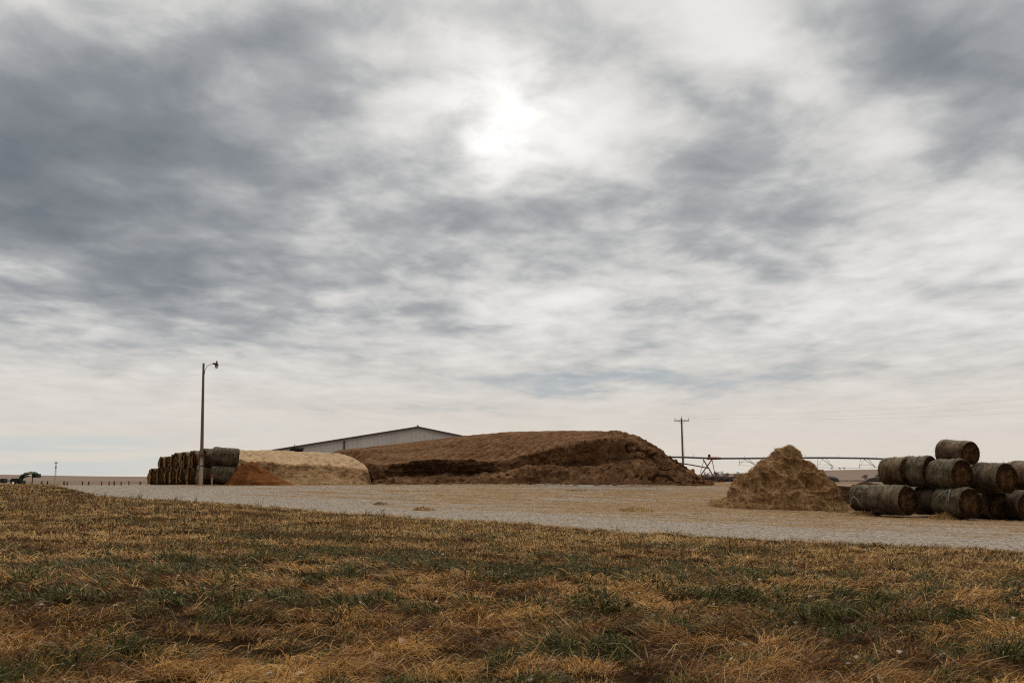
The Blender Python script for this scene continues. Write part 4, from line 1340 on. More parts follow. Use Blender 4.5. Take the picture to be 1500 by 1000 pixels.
bale('single bale perched on top of the right stack', GR, bale_at(1403, 681.5, 50.6, 1.42), rdir(1403, 46), 1.24, 1.72, 14, 2, tilt=R(4), flat=0.1, shag=120, end_shag=80)

# left stack: a two-high wall of bales running away, ends toward us, two bales side-on at its near end
GL = 'old round bales stacked at the left'
bale('lower bale lying side-on at the near right end of the left stack', GL, bale_at(327, 709.5, 76.0, 1.5), (1, 0.12), 1.50, 1.70, 21, 1, tilt=R(5), shag=160, end_shag=120)
bale('big upper bale lying side-on atop the near end of the left stack', GL, bale_at(330, 683.0, 76.2, 1.5), (1, 0.16), 1.48, 1.86, 22, 1, tilt=R(5), shag=160, end_shag=120)
ORD = ['first', 'second', 'third', 'fourth', 'fifth', 'sixth', 'seventh', 'eighth', 'ninth', 'tenth']
rowL = [(303, 709.8, 77.6, 1.56), (289, 710, 78.8, 1.52), (275.5, 709.8, 79.8, 1.50), (264, 709.6, 81, 1.46), (253.5, 709.4, 82.2, 1.44), (243.5, 709.3, 83.4, 1.42), (234.5, 709.3, 84.6, 1.40)]
for k, (px, py, d, D) in enumerate(rowL):
    bale(f'lower row bale, {ORD[k]} to the left of the side-on bale, ragged hay hanging down', GL, bale_at(px, py, d, D), (-0.72, -0.69), D, 1.5, 31 + k, (2, 0, 2)[k % 3], shag=80, end_shag=260, torn=(3, 2, 3, 2, 2, 2, 2)[k])
rowU = [(309, 683.5, 77.6, 1.46), (294, 686.0, 78.8, 1.46), (281, 687.2, 79.8, 1.42), (268.5, 687.6, 81, 1.40), (258, 688.6, 82.2, 1.22), (248, 689, 83.4, 1.20)]
for k, (px, py, d, D) in enumerate(rowU):
    bale(f'upper row bale, {ORD[k]} to the left of the big side-on bale, sagging in torn net', GL, bale_at(px, py, d, D), (-0.72, -0.69), D, 1.5, 51 + k, (0, 2, 1)[k % 3], shag=80, end_shag=240, torn=(2, 2, 3, 1, 2, 2)[k])

# ------------------------------------------------------------------ barn
def mat_siding():
    m, g, b, o = material('pale_ribbed_steel')
    p = obj_pos(g)
    n = g.noise(g.mapping(p, sc=(1.2, 1.2, 0.25)), 1.0, 5, 0.6)
    c = g.ramp(n, [(0.3, (0.56, 0.60, 0.66)), (0.7, (0.67, 0.71, 0.77))])
    g.put(b.inputs['Base Color'], c)
    b.inputs['Roughness'].default_value = 0.5
    b.inputs['Specular IOR Level'].default_value = 0.4
    return m

M_SIDING = mat_siding()
M_TRIM = mat_simple('dark_brown_steel_trim', (0.085, 0.075, 0.072), 0.5, var=0.2)
M_ROOF = mat_simple('grey_roof_steel', (0.30, 0.31, 0.32), 0.45, 0.0, 0.15)
M_DARK = mat_simple('dark_opening', (0.012, 0.012, 0.012), 0.7)
M_BLACK = mat_simple('black_iron', (0.02, 0.02, 0.02), 0.5)

def build_barn():
    d0 = 145.0
    ap = P(612, 625.2, d0)
    phi = R(6)
    ux = Vector((math.cos(phi), math.sin(phi), 0))
    uy = Vector((-math.sin(phi), math.cos(phi), 0))
    ml, mr = 0.166, 0.1985
    def m_(s): return ml * abs(s) if s < 0 else mr * abs(s)
    base = ap - Vector((0, 0, ap.z - gz(ap.x, ap.y)))
    H = ap.z - base.z
    root = thing('barn', 'long pale ribbed steel barn with low gable and dark trim', 'barn', base)
    def W(s, n, z):
        return base + ux * s + uy * n + Vector((0, 0, z))
    sl, sr = -24.0, 17.0
    sc = -10.5
    # gable wall, main part and side bay, with ribs
    def wall(name, s0, s1, mat, off=0.0):
        mb = MB()
        step = 0.3
        n = int((s1 - s0) / step)
        vs, fs = [], []
        prof = []
        for k in range(n + 1):
            s = s0 + (s1 - s0) * k / n
            if k % 2 == 0 and 0 < k < n:
                for (ds, pr) in ((-0.07, 0), (-0.03, -0.075), (0.03, -0.075), (0.07, 0)):
                    prof.append((s + ds, pr))
            else:
                prof.append((s, 0))
        for (s, pr) in prof:
            vs += [W(s, pr + off, -0.2), W(s, pr + off, H - m_(s) - 0.04)]
        fs = [(2 * k, 2 * k + 2, 2 * k + 3, 2 * k + 1) for k in range(len(prof) - 1)]
        return mb.add(vs, fs).build(name, mat, root)
    wall('gable_wall', sc, sr, M_SIDING)
    w2 = wall('side_bay_wall', sl, sc, M_SIDING)
    # long side walls and far end
    mb = MB()
    dep = 34.0
    for s in (sl, sr):
        mb.add([W(s, 0, -0.2), W(s, dep, -0.2), W(s, dep, H - m_(s) - 0.04), W(s, 0, H - m_(s) - 0.04)], [(0, 1, 2, 3)])
    mb.add([W(sl, dep, -0.2), W(sr, dep, -0.2), W(sr, dep, H - m_(sr) - 0.04), W(0, dep, H - 0.04), W(sl, dep, H - m_(sl) - 0.04)], [(4, 3, 2, 1, 0)])
    mb.build('long_wall', M_SIDING, root)
    # roof sheets
    for (s0, s1) in ((sl - 0.4, 0.0), (0.0, sr + 0.4)):
        mb = MB()
        z0, z1 = H - m_(s0), H - m_(s1)
        vs = [W(s0, -0.35, z0), W(s1, -0.35, z1), W(s1, dep + 0.35, z1), W(s0, dep + 0.35, z0)]
        vs += [v + Vector((0, 0, 0.10)) for v in vs]
        mb.add(vs, [(3, 2, 1, 0), (4, 5, 6, 7), (0, 1, 5, 4), (1, 2, 6, 5), (2, 3, 7, 6), (3, 0, 4, 7)])
        mb.build('roof_panel', M_ROOF, root)
        # dark rake trim along the gable
        mb = MB()
        vs = [W(s0, -0.38, z0 - 0.16), W(s1, -0.38, z1 - 0.16), W(s1, -0.38, z1 + 0.08), W(s0, -0.38, z0 + 0.08)]
        vs += [v + uy * 0.10 for v in vs]
        mb.add(vs, [(0, 1, 2, 3), (7, 6, 5, 4), (0, 4, 5, 1), (1, 5, 6, 2), (2, 6, 7, 3), (3, 7, 4, 0)])
        mb.build('rake_trim', M_TRIM, root)
    mb = MB()
    mb.tube([W(0, -0.45, H + 0.13), W(0, dep + 0.4, H + 0.13)], 0.16, 8)
    mb.build('ridge_cap', M_ROOF, root)
    Mx = Matrix((ux, uy, Vector((0, 0, 1)))).transposed()
    mb = MB()
    mb.box(W(sc, -0.10, (H - m_(sc) - 0.3) / 2), (0.22, 0.16, H - m_(sc) - 0.3), Mx)
    mb.build('corner_trim', M_TRIM, root)
    # dark door opening with frame, near the left
    sd = -17.2
    dz = P(440, 657.8, 143.3).z - base.z
    mb = MB()
    mb.box(W(sd, -0.06, dz / 2), (1.75, 0.06, dz), Mx)
    dd = mb.build('sliding_door', M_DARK, root)
    mb = MB()
    mb.box(W(sd, -0.10, dz + 0.08), (2.1, 0.12, 0.16), Mx)
    mb.build('door_track', M_TRIM, root)
    mb = MB()
    zl = dz + 0.55
    mb.tube([W(sd - 0.3, -0.08, zl), W(sd - 0.3, -0.35, zl + 0.12), W(sd - 0.3, -0.6, zl + 0.05), W(sd - 0.3, -0.68, zl - 0.1)], 0.04, 6)
    lt = mb.build('wall_light', M_BLACK, root)
    mb = MB()
    mb.lathe([(0.02, 0.12), (0.10, 0.08), (0.22, -0.08), (0.19, -0.08), (0.05, 0.02)], Matrix.Translation(W(sd - 0.3, -0.70, zl - 0.2)), 12)
    sh = mb.build('lamp_shade', M_BLACK, root, True)
    adopt_w(sh, lt)

def adopt_w(child, part):
    """make child a sub-part of part (both built in world space under the same root)"""
    child.parent = part
    child.matrix_parent_inverse = Matrix.Identity(4)

build_barn()

# ------------------------------------------------------------------ poles
def mat_pole(name, lower, upper, zsplit):
    m, g, b, o = material(name)
    p = obj_pos(g)
    z = g.sep(p)[2]
    gr = g.noise(g.mapping(p, sc=(14, 14, 0.7)), 1.0, 5, 0.65)
    up = g.mix(gr, tuple(x * 0.6 for x in upper), tuple(x * 1.4 for x in upper))
    lo = g.mix(g.maprange(gr, 0.3, 0.7), tuple(x * 0.55 for x in lower), tuple(x * 1.3 for x in lower))
    f = g.maprange(g.math('ADD', z, g.math('MULTIPLY', gr, 1.2)), zsplit, zsplit + 1.0)
    g.put(b.inputs['Base Color'], g.mix(f, lo, up))
    b.inputs['Roughness'].default_value = 0.9
    bump(g, b, gr, 0.6, 0.03)
    return m

M_POLE = mat_pole('weathered_pole_wood', (0.46, 0.43, 0.41), (0.18, 0.128, 0.112), 2.0)
M_POLE2 = mat_pole('grey_green_pole_wood', (0.16, 0.15, 0.13), (0.14, 0.135, 0.115), -5)
M_GALV = mat_simple('galvanised_steel', (0.30, 0.31, 0.32), 0.45, 0.6, 0.2)
M_LENS = mat_simple('frosted_lens', (0.70, 0.62, 0.50), 0.25, var=0.05)
M_BAND = mat_simple('black_band', (0.015, 0.014, 0.014), 0.6)

def build_light_pole():
    d = 75.6
    b = P(294.6, 711, d)
    t = P(298.2, 532, d)
    b.z = gz(b.x, b.y)
    H = t.z - b.z
    root = thing('light_pole', 'tall wooden yard light pole with curved lamp arm and pale lower section', 'light pole', b)
    ln = (t - b)
    mb = MB()
    pts = [(ln.x * k / 10, ln.y * k / 10, ln.z * k / 10 - (0.3 if k == 0 else 0)) for k in range(11)]
    mb.tube(pts, [0.150 - 0.007 * k for k in range(11)], 14)
    o = mb.build('wooden_pole', M_POLE)
    o.parent = root
    for kz in (0.23, 0.245, 0.155):
        mb = MB()
        c = ln * kz
        mb.tube([c, c + Vector((0, 0, 0.06))], 0.156, 14)
        o = mb.build('strap_band', M_BAND); o.parent = root
    mb = MB()
    mb.tube([Vector((ln.x, ln.y - 0.0, H - 0.85)) + Vector((0.10, 0, 0)), Vector((ln.x + 0.14, 0, H - 0.5)), Vector((ln.x + 0.3, 0, H - 0.22)), Vector((ln.x + 0.55, 0, H - 0.08)),
             Vector((ln.x + 0.8, 0, H - 0.03)), Vector((ln.x + 1.0, 0, H - 0.03))], 0.022, 8)
    o = mb.build('lamp_arm', M_GALV, None, True); o.parent = root
    hx = ln.x + 0.98
    mb = MB()
    mb.box((hx - 0.08, 0, H - 0.03), (0.34, 0.16, 0.11))
    mb.lathe([(0.02, 0.02), (0.12, 0.0), (0.15, -0.10), (0.14, -0.16)], Matrix.Translation((hx + 0.02, 0, H - 0.06)), 14)
    hd = mb.build('lamp_head', M_BLACK, None, False); hd.parent = root
    mb = MB()
    mb.lathe([(0.14, -0.16), (0.13, -0.26), (0.06, -0.33), (0.005, -0.34)], Matrix.Translation((hx + 0.02, 0, H - 0.06)), 14)
    o = mb.build('lens', M_LENS, None, True); o.parent = hd
    mb = MB()
    mb.tube([(hx + 0.03, 0, H), (hx + 0.03, 0, H + 0.14), (hx + 0.03, 0, H + 0.19)], [0.055, 0.055, 0.035], 10)
    o = mb.build('photocell', M_BLACK); o.parent = hd
    # meter box and conduit on the pole's lower left
    mb = MB()
    mb.box((ln.x * .14 - 0.20, -0.08, ln.z * 0.145), (0.16, 0.14, 0.32))
    o = mb.build('meter_box', M_GALV); o.parent = root
    mb = MB()
    mb.tube([(ln.x * .0 - 0.13, -0.12, 0), (ln.x * .14 - 0.15, -0.12, ln.z * 0.14)], 0.025, 8)
    o = mb.build('conduit', M_GALV); o.parent = root

build_light_pole()

M_WHITEP = mat_simple('white_painted_stake', (0.62, 0.62, 0.60), 0.6, var=0.1)
M_RED = mat_simple('red_paint', (0.30, 0.045, 0.025), 0.6, var=0.2)
def build_marker():
    b = P(310.3, 711, 74.5)
    b.z = gz(b.x, b.y)
    root = thing('marker_stake', 'thin white stake with red tip standing before the left stack', 'stake', b)
    mb = MB(); mb.tube([(0, 0, -0.2), (0, 0, 0.58)], 0.028, 8)
    o = mb.build('stake_post', M_WHITEP); o.parent = root
    mb = MB(); mb.tube([(0, 0, 0.58), (0, 0, 0.82), (0, 0, 0.84)], [0.04, 0.04, 0.02], 8)
    o = mb.build('red_tip', M_RED); o.parent = root
build_marker()

M_INS = mat_simple('grey_insulator', (0.22, 0.23, 0.24), 0.3, var=0.1)
def build_utility_pole():
    d = 150.0
    b = P(1001.5, 707, d)
    t = P(998.2, 612, d)
    b.z = gz(b.x, b.y)
    root = thing('utility_pole', 'wooden utility pole with single crossarm behind the silage mound', 'utility pole', b)
    ln = t - b
    mb = MB()
    mb.tube([(ln.x * k / 8, 0, ln.z * k / 8 - (0.3 if k == 0 else 0)) for k in range(9)], [0.19 - 0.009 * k for k in range(9)], 12)
    o = mb.build('wooden_pole', M_POLE2); o.parent = root
    za = P(998, 616, d).z - b.z
    mb = MB()
    mb.box((ln.x, -0.2, za), (2.25, 0.10, 0.14))
    arm = mb.build('crossarm', M_POLE2); arm.parent = root
    for s in (-1, 1):
        mb = MB()
        mb.tube([(ln.x + s * 0.45, -0.22, za - 0.06), (ln.x + s * 0.02, -0.22, za - 0.62)], 0.025, 6)
        o = mb.build('arm_brace', M_GALV); o.parent = arm
    tops = []
    for (dx, z0) in ((-1.02, za + 0.07), (1.02, za + 0.07), (0.05, ln.z)):
        mb = MB()
        mb.tube([(ln.x + dx, -0.2 if abs(dx) > .5 else 0, z0), (ln.x + dx, -0.2 if abs(dx) > .5 else 0, z0 + 0.16), (ln.x + dx, -0.2 if abs(dx) > .5 else 0, z0 + 0.18), (ln.x + dx, -0.2 if abs(dx) > .5 else 0, z0 + 0.30)], [0.02, 0.02, 0.06, 0.05], 8)
        o = mb.build('insulator', M_INS); o.parent = arm if abs(dx) > .5 else root
        tops.append(b + Vector((ln.x + dx, -0.2 if abs(dx) > .5 else 0, z0 + 0.30)))
    mb = MB()
    mb.tube([(ln.x + 0.18, -0.1, za - 0.4), (0.2, -0.1, ln.z * 0.5), (0.22, -0.1, 0)], 0.012, 5)
    o = mb.build('ground_wire', M_GALV); o.parent = root
    # the wires run off over the field to the right
    labs = ['lowest of the thin overhead wires above the pivot pipe', 'middle one of the thin overhead wires above the pivot pipe', 'highest of the thin overhead wires above the pivot pipe']
    for k, (tp, ye) in enumerate(zip(tops, (603, 592, 581))):
        e = P(1560, ye - 2, 118 - 2 * k)
        pts = []
        for q in range(25):
            s = q / 24
            p = tp.lerp(e, s)
            p.z -= 4 * 0.55 * s * (1 - s)
            pts.append(p - tp)
        mb = MB()
        mb.tube(pts, 0.0055, 5)
        o = mb.build('power_line', M_GALV)
        o.location = tp
        tag(o, labs[k], 'power line', 'overhead wires crossing the sky at the right')

build_utility_pole()

# ------------------------------------------------------------------ centre pivot irrigation machine
M_PIPE = mat_simple('grey_blue_galvanised_pipe', (0.10, 0.105, 0.125), 0.5, 0.3, 0.2, 2.0)
M_RUST = mat_simple('rusted_steel', (0.15, 0.062, 0.036), 0.8, 0.0, 0.4, 5.0)
M_TYRE = mat_simple('black_tyre_rubber', (0.022, 0.021, 0.020), 0.85)
M_RIM = mat_simple('rusty_orange_rim', (0.24, 0.10, 0.045), 0.7)
M_STEEL = mat_simple('dull_truss_steel', (0.13, 0.12, 0.10), 0.6, 0.2)

def build_pivot():
    def pipe_pt(px):
        py = np.interp(px, [900, 950, 1000, 1045, 1100, 1160, 1210, 1270, 1330, 1380, 1440, 1500, 1560], [669.5, 669, 669.3, 671.2, 671, 670.3, 670.2, 671, 673.2, 676, 679.8, 678, 675])
        d = np.interp(px, [900, 1045, 1440, 1600], [137, 140, 150, 154])
        return P(px, float(py), float(d))
    o0 = pipe_pt(1040)
    base = Vector((o0.x, o0.y, gz(o0.x, o0.y)))
    root = thing('pivot_irrigator', 'long centre pivot irrigation pipe on a wheeled rusty tower behind the hay', 'irrigator', base)
    def loc(p): return Vector(p) - base
    pxs = np.linspace(900, 1560, 90)
    mb = MB()
    mb.tube([loc(pipe_pt(p)) for p in pxs], 0.135, 10)
    o = mb.build('water_pipe', M_PIPE, None, True); o.parent = root
    # sprinklers on top
    for p in (965, 1016, 1052, 1091, 1131, 1180, 1229, 1254, 1283.5, 1311, 1341.5, 1442, 1477):
        q = loc(pipe_pt(p))
        mb = MB()
        mb.tube([q + Vector((0, 0, 0.1)), q + Vector((0, 0, 0.34)), q + Vector((0.0, 0, 0.36)), q + Vector((0, 0, 0.42))], [0.018, 0.018, 0.035, 0.02], 6)
        o = mb.build('sprinkler', M_STEEL); o.parent = root
    # V trusses with their bottom nodes tied by thin rods
    nodes_f, nodes_b = [], []
    dirp = (pipe_pt(1300) - pipe_pt(1100)).normalized()
    nrm = Vector((-dirp.y, dirp.x, 0)).normalized()
    for (p, drop) in ((965, 1.15), (1093, 0.95), (1148, 1.3), (1207, 1.40), (1269, 1.38), (1332, 1.0), (1395, 0.6), (1490, 0.9)):
        a = loc(pipe_pt(p))
        mb = MB()
        nf = a + dirp * 0.35 - nrm * 0.9 - Vector((0, 0, drop))
        nb = a - dirp * 0.35 + nrm * 0.9 - Vector((0, 0, drop))
        nf2, nb2 = nf + dirp * 0.55, nb - dirp * 0.35
        mb.tube([a - dirp * 0.55, nf2], 0.035, 5)
        mb.tube([a + dirp * 0.25, nf2], 0.035, 5)
        mb.tube([a - dirp * 0.9, nb2], 0.025, 5)
        mb.tube([a - dirp * 0.1, nb2], 0.02, 5)
        mb.tube([nb2 + Vector((0, 0, .45)), nf2 + Vector((0, 0, .35))], 0.02, 5)
        o = mb.build('truss_brace', M_STEEL); o.parent = root
        nodes_f.append(nf2); nodes_b.append(nb2)
    for nodes in (nodes_f, nodes_b):
        mb = MB()
        mb.tube(nodes[1:7], 0.014, 5)
        o = mb.build('truss_rod', M_STEEL); o.parent = root
    # wheeled tower
    top = loc(pipe_pt(1041))
    gnd = lambda px, py, d: loc(P(px, py, d))
    for (a, b_, rr) in (((1043, 672.5, 140), (1023.5, 700, 139.3), 0.085), ((1030, 672.5, 140), (1048, 702, 140.6), 0.085), ((1031.5, 673, 140), (1024.5, 697, 141.4), 0.035), ((1043, 673, 140), (1048.5, 700, 141.2), 0.05)):
        mb = MB()
        mb.tube([gnd(*a), gnd(*b_)], rr, 7)
        o = mb.build('tower_leg', M_RUST); o.parent = root
    mb = MB()
    mb.tube([gnd(1022, 703.5, 139.6), gnd(1058, 705.2, 141)], 0.13, 8)
    o = mb.build('base_beam', M_RUST); o.parent = root
    mb = MB()
    mb.tube([gnd(985, 676.5, 139), gnd(1008, 679.8, 139.4), gnd(1039, 685.5, 140)], 0.085, 7)
    o = mb.build('stay_bar', M_RUST); o.parent = root
    mb = MB()
    mb.box(gnd(1039, 667.5, 140), (0.30, 0.26, 0.42))
    mb.tube([gnd(1039, 669.5, 140), gnd(1039, 671.5, 140)], 0.05, 6)
    o = mb.build('control_box', M_BLACK); o.parent = root
    mb = MB()
    a = pipe_pt(1041) - base
    mb.tube([a - dirp * 0.5, a + dirp * 0.9], 0.2, 10)
    mb.tube([a + dirp * 0.9, a + dirp * 1.5], 0.17, 10)
    o = mb.build('pipe_joint', M_RUST); o.parent = root
    for (px, py, d, r_) in ((1056.3, 705.2, 139.4, 0.50), (1023, 705.2, 140.6, 0.50)):
        c = gnd(px, py, d)
        Mw = Matrix.Translation(c) @ Matrix.Rotation(R(12), 4, 'Z') @ Matrix.Rotation(R(90), 4, 'X')
        mb = MB()
        mb.lathe([(r_ * .55, -.15), (r_ * .85, -.18), (r_, -.12), (r_ * 1.02, 0), (r_, .12), (r_ * .85, .18), (r_ * .55, .15)], Mw, 26)
        for k in range(14):
            a_ = 2 * math.pi * k / 14
            mb.box(Mw @ Vector((r_ * 1.01 * math.cos(a_), r_ * 1.01 * math.sin(a_), 0)), (0.05, 0.26, 0.06))
        w = mb.build('wheel', M_TYRE, None, True); w.parent = root
        mb = MB()
        mb.lathe([(r_ * .56, .14), (r_ * .5, .06), (r_ * .2, .02), (r_ * .18, .10), (0.005, .10)], Mw, 20)
        mb.lathe([(r_ * .56, -.14), (r_ * .5, -.06), (r_ * .2, -.02), (r_ * .18, -.10), (0.005, -.10)], Mw, 20)
        o = mb.build('rim', M_RIM, None, True); o.parent = w

build_pivot()

# ------------------------------------------------------------------ far left: loader, fence, gate, mast
M_GREEN = mat_simple('dark_green_paint', (0.018, 0.050, 0.022), 0.45, var=0.25, spec=0.5)
M_YEL = mat_simple('yellow_decal', (0.42, 0.32, 0.04), 0.5)
M_CHROME = mat_simple('pale_cylinder_rod', (0.45, 0.46, 0.47), 0.25, 0.7, 0.1)
M_TARP = mat_simple('white_tarp', (0.66, 0.68, 0.72), 0.6, var=0.08)
M_POST = mat_simple('dark_fence_post', (0.075, 0.062, 0.055), 0.85, var=0.3)
M_WIRE = mat_simple('fence_wire', (0.16, 0.14, 0.13), 0.6, 0.2)

def build_loader():
    d = 76.0
    def L(px, py, dd=0.0): return P(px, py, d + dd)
    b = L(28, 710); b.z = gz(b.x, b.y)
    root = thing('front_loader', 'dark green front loader boom parked with its arm raised and curved', 'loader', b)
    def put(mb, name, mat, smooth=False):
        o = mb.build(name, mat, None, smooth)
        o.parent = root
        o.matrix_parent_inverse = Matrix.Translation(b).inverted()
        return o
    for dd in (-0.45, 0.45):
        mb = MB()
        mb.tube([L(30.5, 708.5, dd), L(31.5, 702, dd), L(33.5, 696.5, dd), L(37, 693.8, dd), L(44, 692.8, dd), L(51, 692.3, dd), L(53.5, 693.5, dd), L(53.8, 697.5, dd)],
                [0.13, 0.13, 0.135, 0.12, 0.10, 0.10, 0.13, 0.10], 4)
        arm = put(mb, 'boom_arm', M_GREEN)
        mb = MB()
        mb.tube([L(34.5, 699, dd), L(42, 696.8, dd)], 0.055, 8)
        put(mb, 'hydraulic_cylinder', M_BLACK, True)
        mb = MB()
        mb.tube([L(42, 696.8, dd), L(52.5, 694.8, dd)], 0.032, 8)
        put(mb, 'cylinder_rod', M_CHROME, True)
        mb = MB()
        mb.tube([L(27.2, 707, dd), L(28, 701.5, dd), L(30.5, 696.5, dd), L(32.5, 694.5, dd)], 0.05, 6)
        put(mb, 'lift_link', M_GREEN)
        mb = MB()
        mb.box(L(46, 693.2, dd) + Vector((0, -0.125, 0)), (0.42, 0.02, 0.05))
        put(mb, 'yellow_stripe', M_YEL)
    mb = MB()
    mb.tube([L(53.3, 695, -0.45), L(53.3, 695, 0.45)], 0.11, 8)
    put(mb, 'cross_tube', M_GREEN)
    mb = MB()
    mb.box(L(53.4, 696.5), (0.16, 1.1, 0.30))
    put(mb, 'bucket_mount', M_BLACK)
    mb = MB()
    mb.tube([L(42, 692.5), L(43.5, 690.8), L(45.5, 690.3), L(47.5, 691.6)], 0.025, 6)
    put(mb, 'hydraulic_hose', M_BLACK, True)
    mb = MB()
    mb.box(L(29.3, 707, 0), (0.28, 1.2, 0.34))
    mb.box(L(23.5, 703, 0.2), (0.42, 0.7, 0.26))
    put(mb, 'loader_frame', M_BLACK)
    mb = MB()
    mb.tube([L(32.4, 700), L(32.4, 711)], 0.05, 6)
    put(mb, 'parking_stand', M_BLACK)

    b2 = L(7, 709, 3); b2.z = gz(b2.x, b2.y)
    r2 = thing('farm_implement', 'low black towed implement with drawbar left of the green loader', 'implement', b2)
    def put2(mb, name, mat):
        o = mb.build(name, mat); o.parent = r2; o.matrix_parent_inverse = Matrix.Translation(b2).inverted()
    mb = MB(); mb.box(L(5.5, 704, 3), (0.28, 0.6, 0.32)); mb.box(L(5.2, 702, 3), (0.16, 0.5, 0.14)); put2(mb, 'weight_block', M_BLACK)
    mb = MB(); mb.tube([L(7.5, 705.5, 3), L(16, 702.8, 3)], 0.04, 6); put2(mb, 'drawbar', M_GREEN)
    mb = MB(); mb.tube([L(16, 707.5, 3), L(16.2, 703, 3), L(16.8, 701.3, 3)], [0.08, 0.07, 0.03], 6); mb.tube([L(5.5, 709.5, 3), L(5.5, 704, 3)], 0.05, 6); put2(mb, 'jack_stand', M_BLACK)
    mb = MB()
    a = [L(17.5, 708.0, 1), L(20, 703.8, 1.2), L(22.5, 704.2, 1.2), L(27, 708.5, 1), L(27, 710, 1), L(17.5, 710, 1)]
    vs = a + [v + Vector((0, 0.8, 0.0)) for v in a]
    mb.add(vs, [tuple(range(6))[::-1], tuple(range(6, 12))] + [(k, (k + 1) % 6, 6 + (k + 1) % 6, 6 + k) for k in range(6)])
    o = mb.build('tarp_bundle', M_TARP)
    tag(o, 'small white tarp bundle on the grass beside the green loader', 'tarp')

build_loader()

def build_fence():
    posts = [94, 98.5, 121, 130, 149, 160, 167.5, 177.6, 189, 205.6, 217]
    d0 = 128.0
    base = P(94, 711, d0); base.z = gz(base.x, base.y)
    root = thing('wire_fence', 'low wire fence of thin dark posts along the field edge', 'fence', base)
    tops = []
    for k, px in enumerate(posts):
        d = d0 + 3.0 * k / len(posts)
        p = P(px, 704.3 if k % 2 == 0 else 704.9, d)
        g_ = gz(p.x, p.y)
        bz = min(g_, P(px, 711.2, d).z) - 0.1
        mb = MB()
        mb.tube([Vector((p.x, p.y, bz)) - base, p - base], 0.085 if k % 3 else 0.105, 6)
        o = mb.build('fence_post', M_POST); o.parent = root
        tops.append(p - base)
    for dz in (-0.04, -0.28):
        mb = MB()
        pts = [P(49, 704.5, d0) - base + Vector((0, 0, dz))] + [t + Vector((0, -0.07, dz)) for t in tops]
        mb.tube(pts, 0.028, 5)
        o = mb.build('wire_strand', M_WIRE); o.parent = root
    # pipe gate at its left end
    b = P(42, 711, 126); b.z = gz(b.x, b.y)
    g = thing('pipe_gate', 'small grey pipe gate with dark post beside the green loader', 'gate', b)
    mb = MB()
    for py in (705.2, 707.3, 709.4):
        mb.tube([P(36.2, py, 126) - b, P(47.5, py, 126) - b], 0.03, 6)
    mb.tube([P(36.2, 705, 126) - b, P(36.2, 710.6, 126) - b], 0.035, 6)
    o = mb.build('gate_rails', M_WIRE); o.parent = g
    mb = MB()
    p = P(47.6, 699.5, 126)
    mb.tube([Vector((p.x, p.y, b.z - .2)) - b, p - b], 0.07, 7)
    o = mb.build('gate_post', M_POST); o.parent = g
    for (px, lab) in ((61.3, 'stout dark corner post right of the pipe gate, leaning bundle at its foot'), (69.6, 'stout dark corner post nearer the wire fence')):
        t = P(px, 704.0, 127); bb = Vector((t.x, t.y, P(px, 711.5, 127).z - 0.1))
        mb = MB()
        ln = t - bb
        w = 1.35 if px < 65 else 1.0
        mb.tube([(0, 0, 0), (0, 0, ln.z * 0.25), (0.01, 0, ln.z * 0.5), (0.02, 0, ln.z)], [0.16 * w, 0.15 * w, 0.10, 0.07], 8)
        o = mb.build('corner_post', M_BLACK)
        o.location = bb
        tag(o, lab, 'post', 'corner posts at the fence end')

build_fence()

def build_mast():
    d = 420.0
    t = P(82.3, 676.6, d); b = Vector((t.x, t.y, gz(t.x, t.y) - 0.5))
    root = thing('radio_mast', 'thin pale mast standing alone on the left horizon', 'mast', b)
    H = t.z - b.z
    mb = MB()
    for k in range(3):
        a = 2 * math.pi * k / 3
        mb.tube([(0.35 * math.cos(a), 0.35 * math.sin(a), 0), (0.22 * math.cos(a), 0.22 * math.sin(a), H)], 0.05, 5)
    n = 12
    for q in range(n):
        for k in range(3):
            a, a2 = 2 * math.pi * k / 3, 2 * math.pi * (k + 1) / 3
            mb.tube([(0.3 * math.cos(a), 0.3 * math.sin(a), H * q / n), (0.3 * math.cos(a2), 0.3 * math.sin(a2), H * (q + 1) / n)], 0.03, 4)
    o = mb.build('lattice_tower', M_GALV); o.parent = root
    for hz in (H - 0.2, H - 2.2):
        mb = MB()
        mb.box((0, 0, hz), (0.95 if hz > H - 1 else 0.55, 0.7, 0.5))
        o = mb.build('antenna_box', M_INS); o.parent = root
build_mast()

# ------------------------------------------------------------------ far right: trees, brush and field
M_BARK = mat_simple('grey_brown_bark', (0.13, 0.105, 0.092), 0.9, var=0.3)
M_TWIG = mat_simple('mauve_brown_twigs', (0.125, 0.098, 0.090), 0.9, var=0.3)

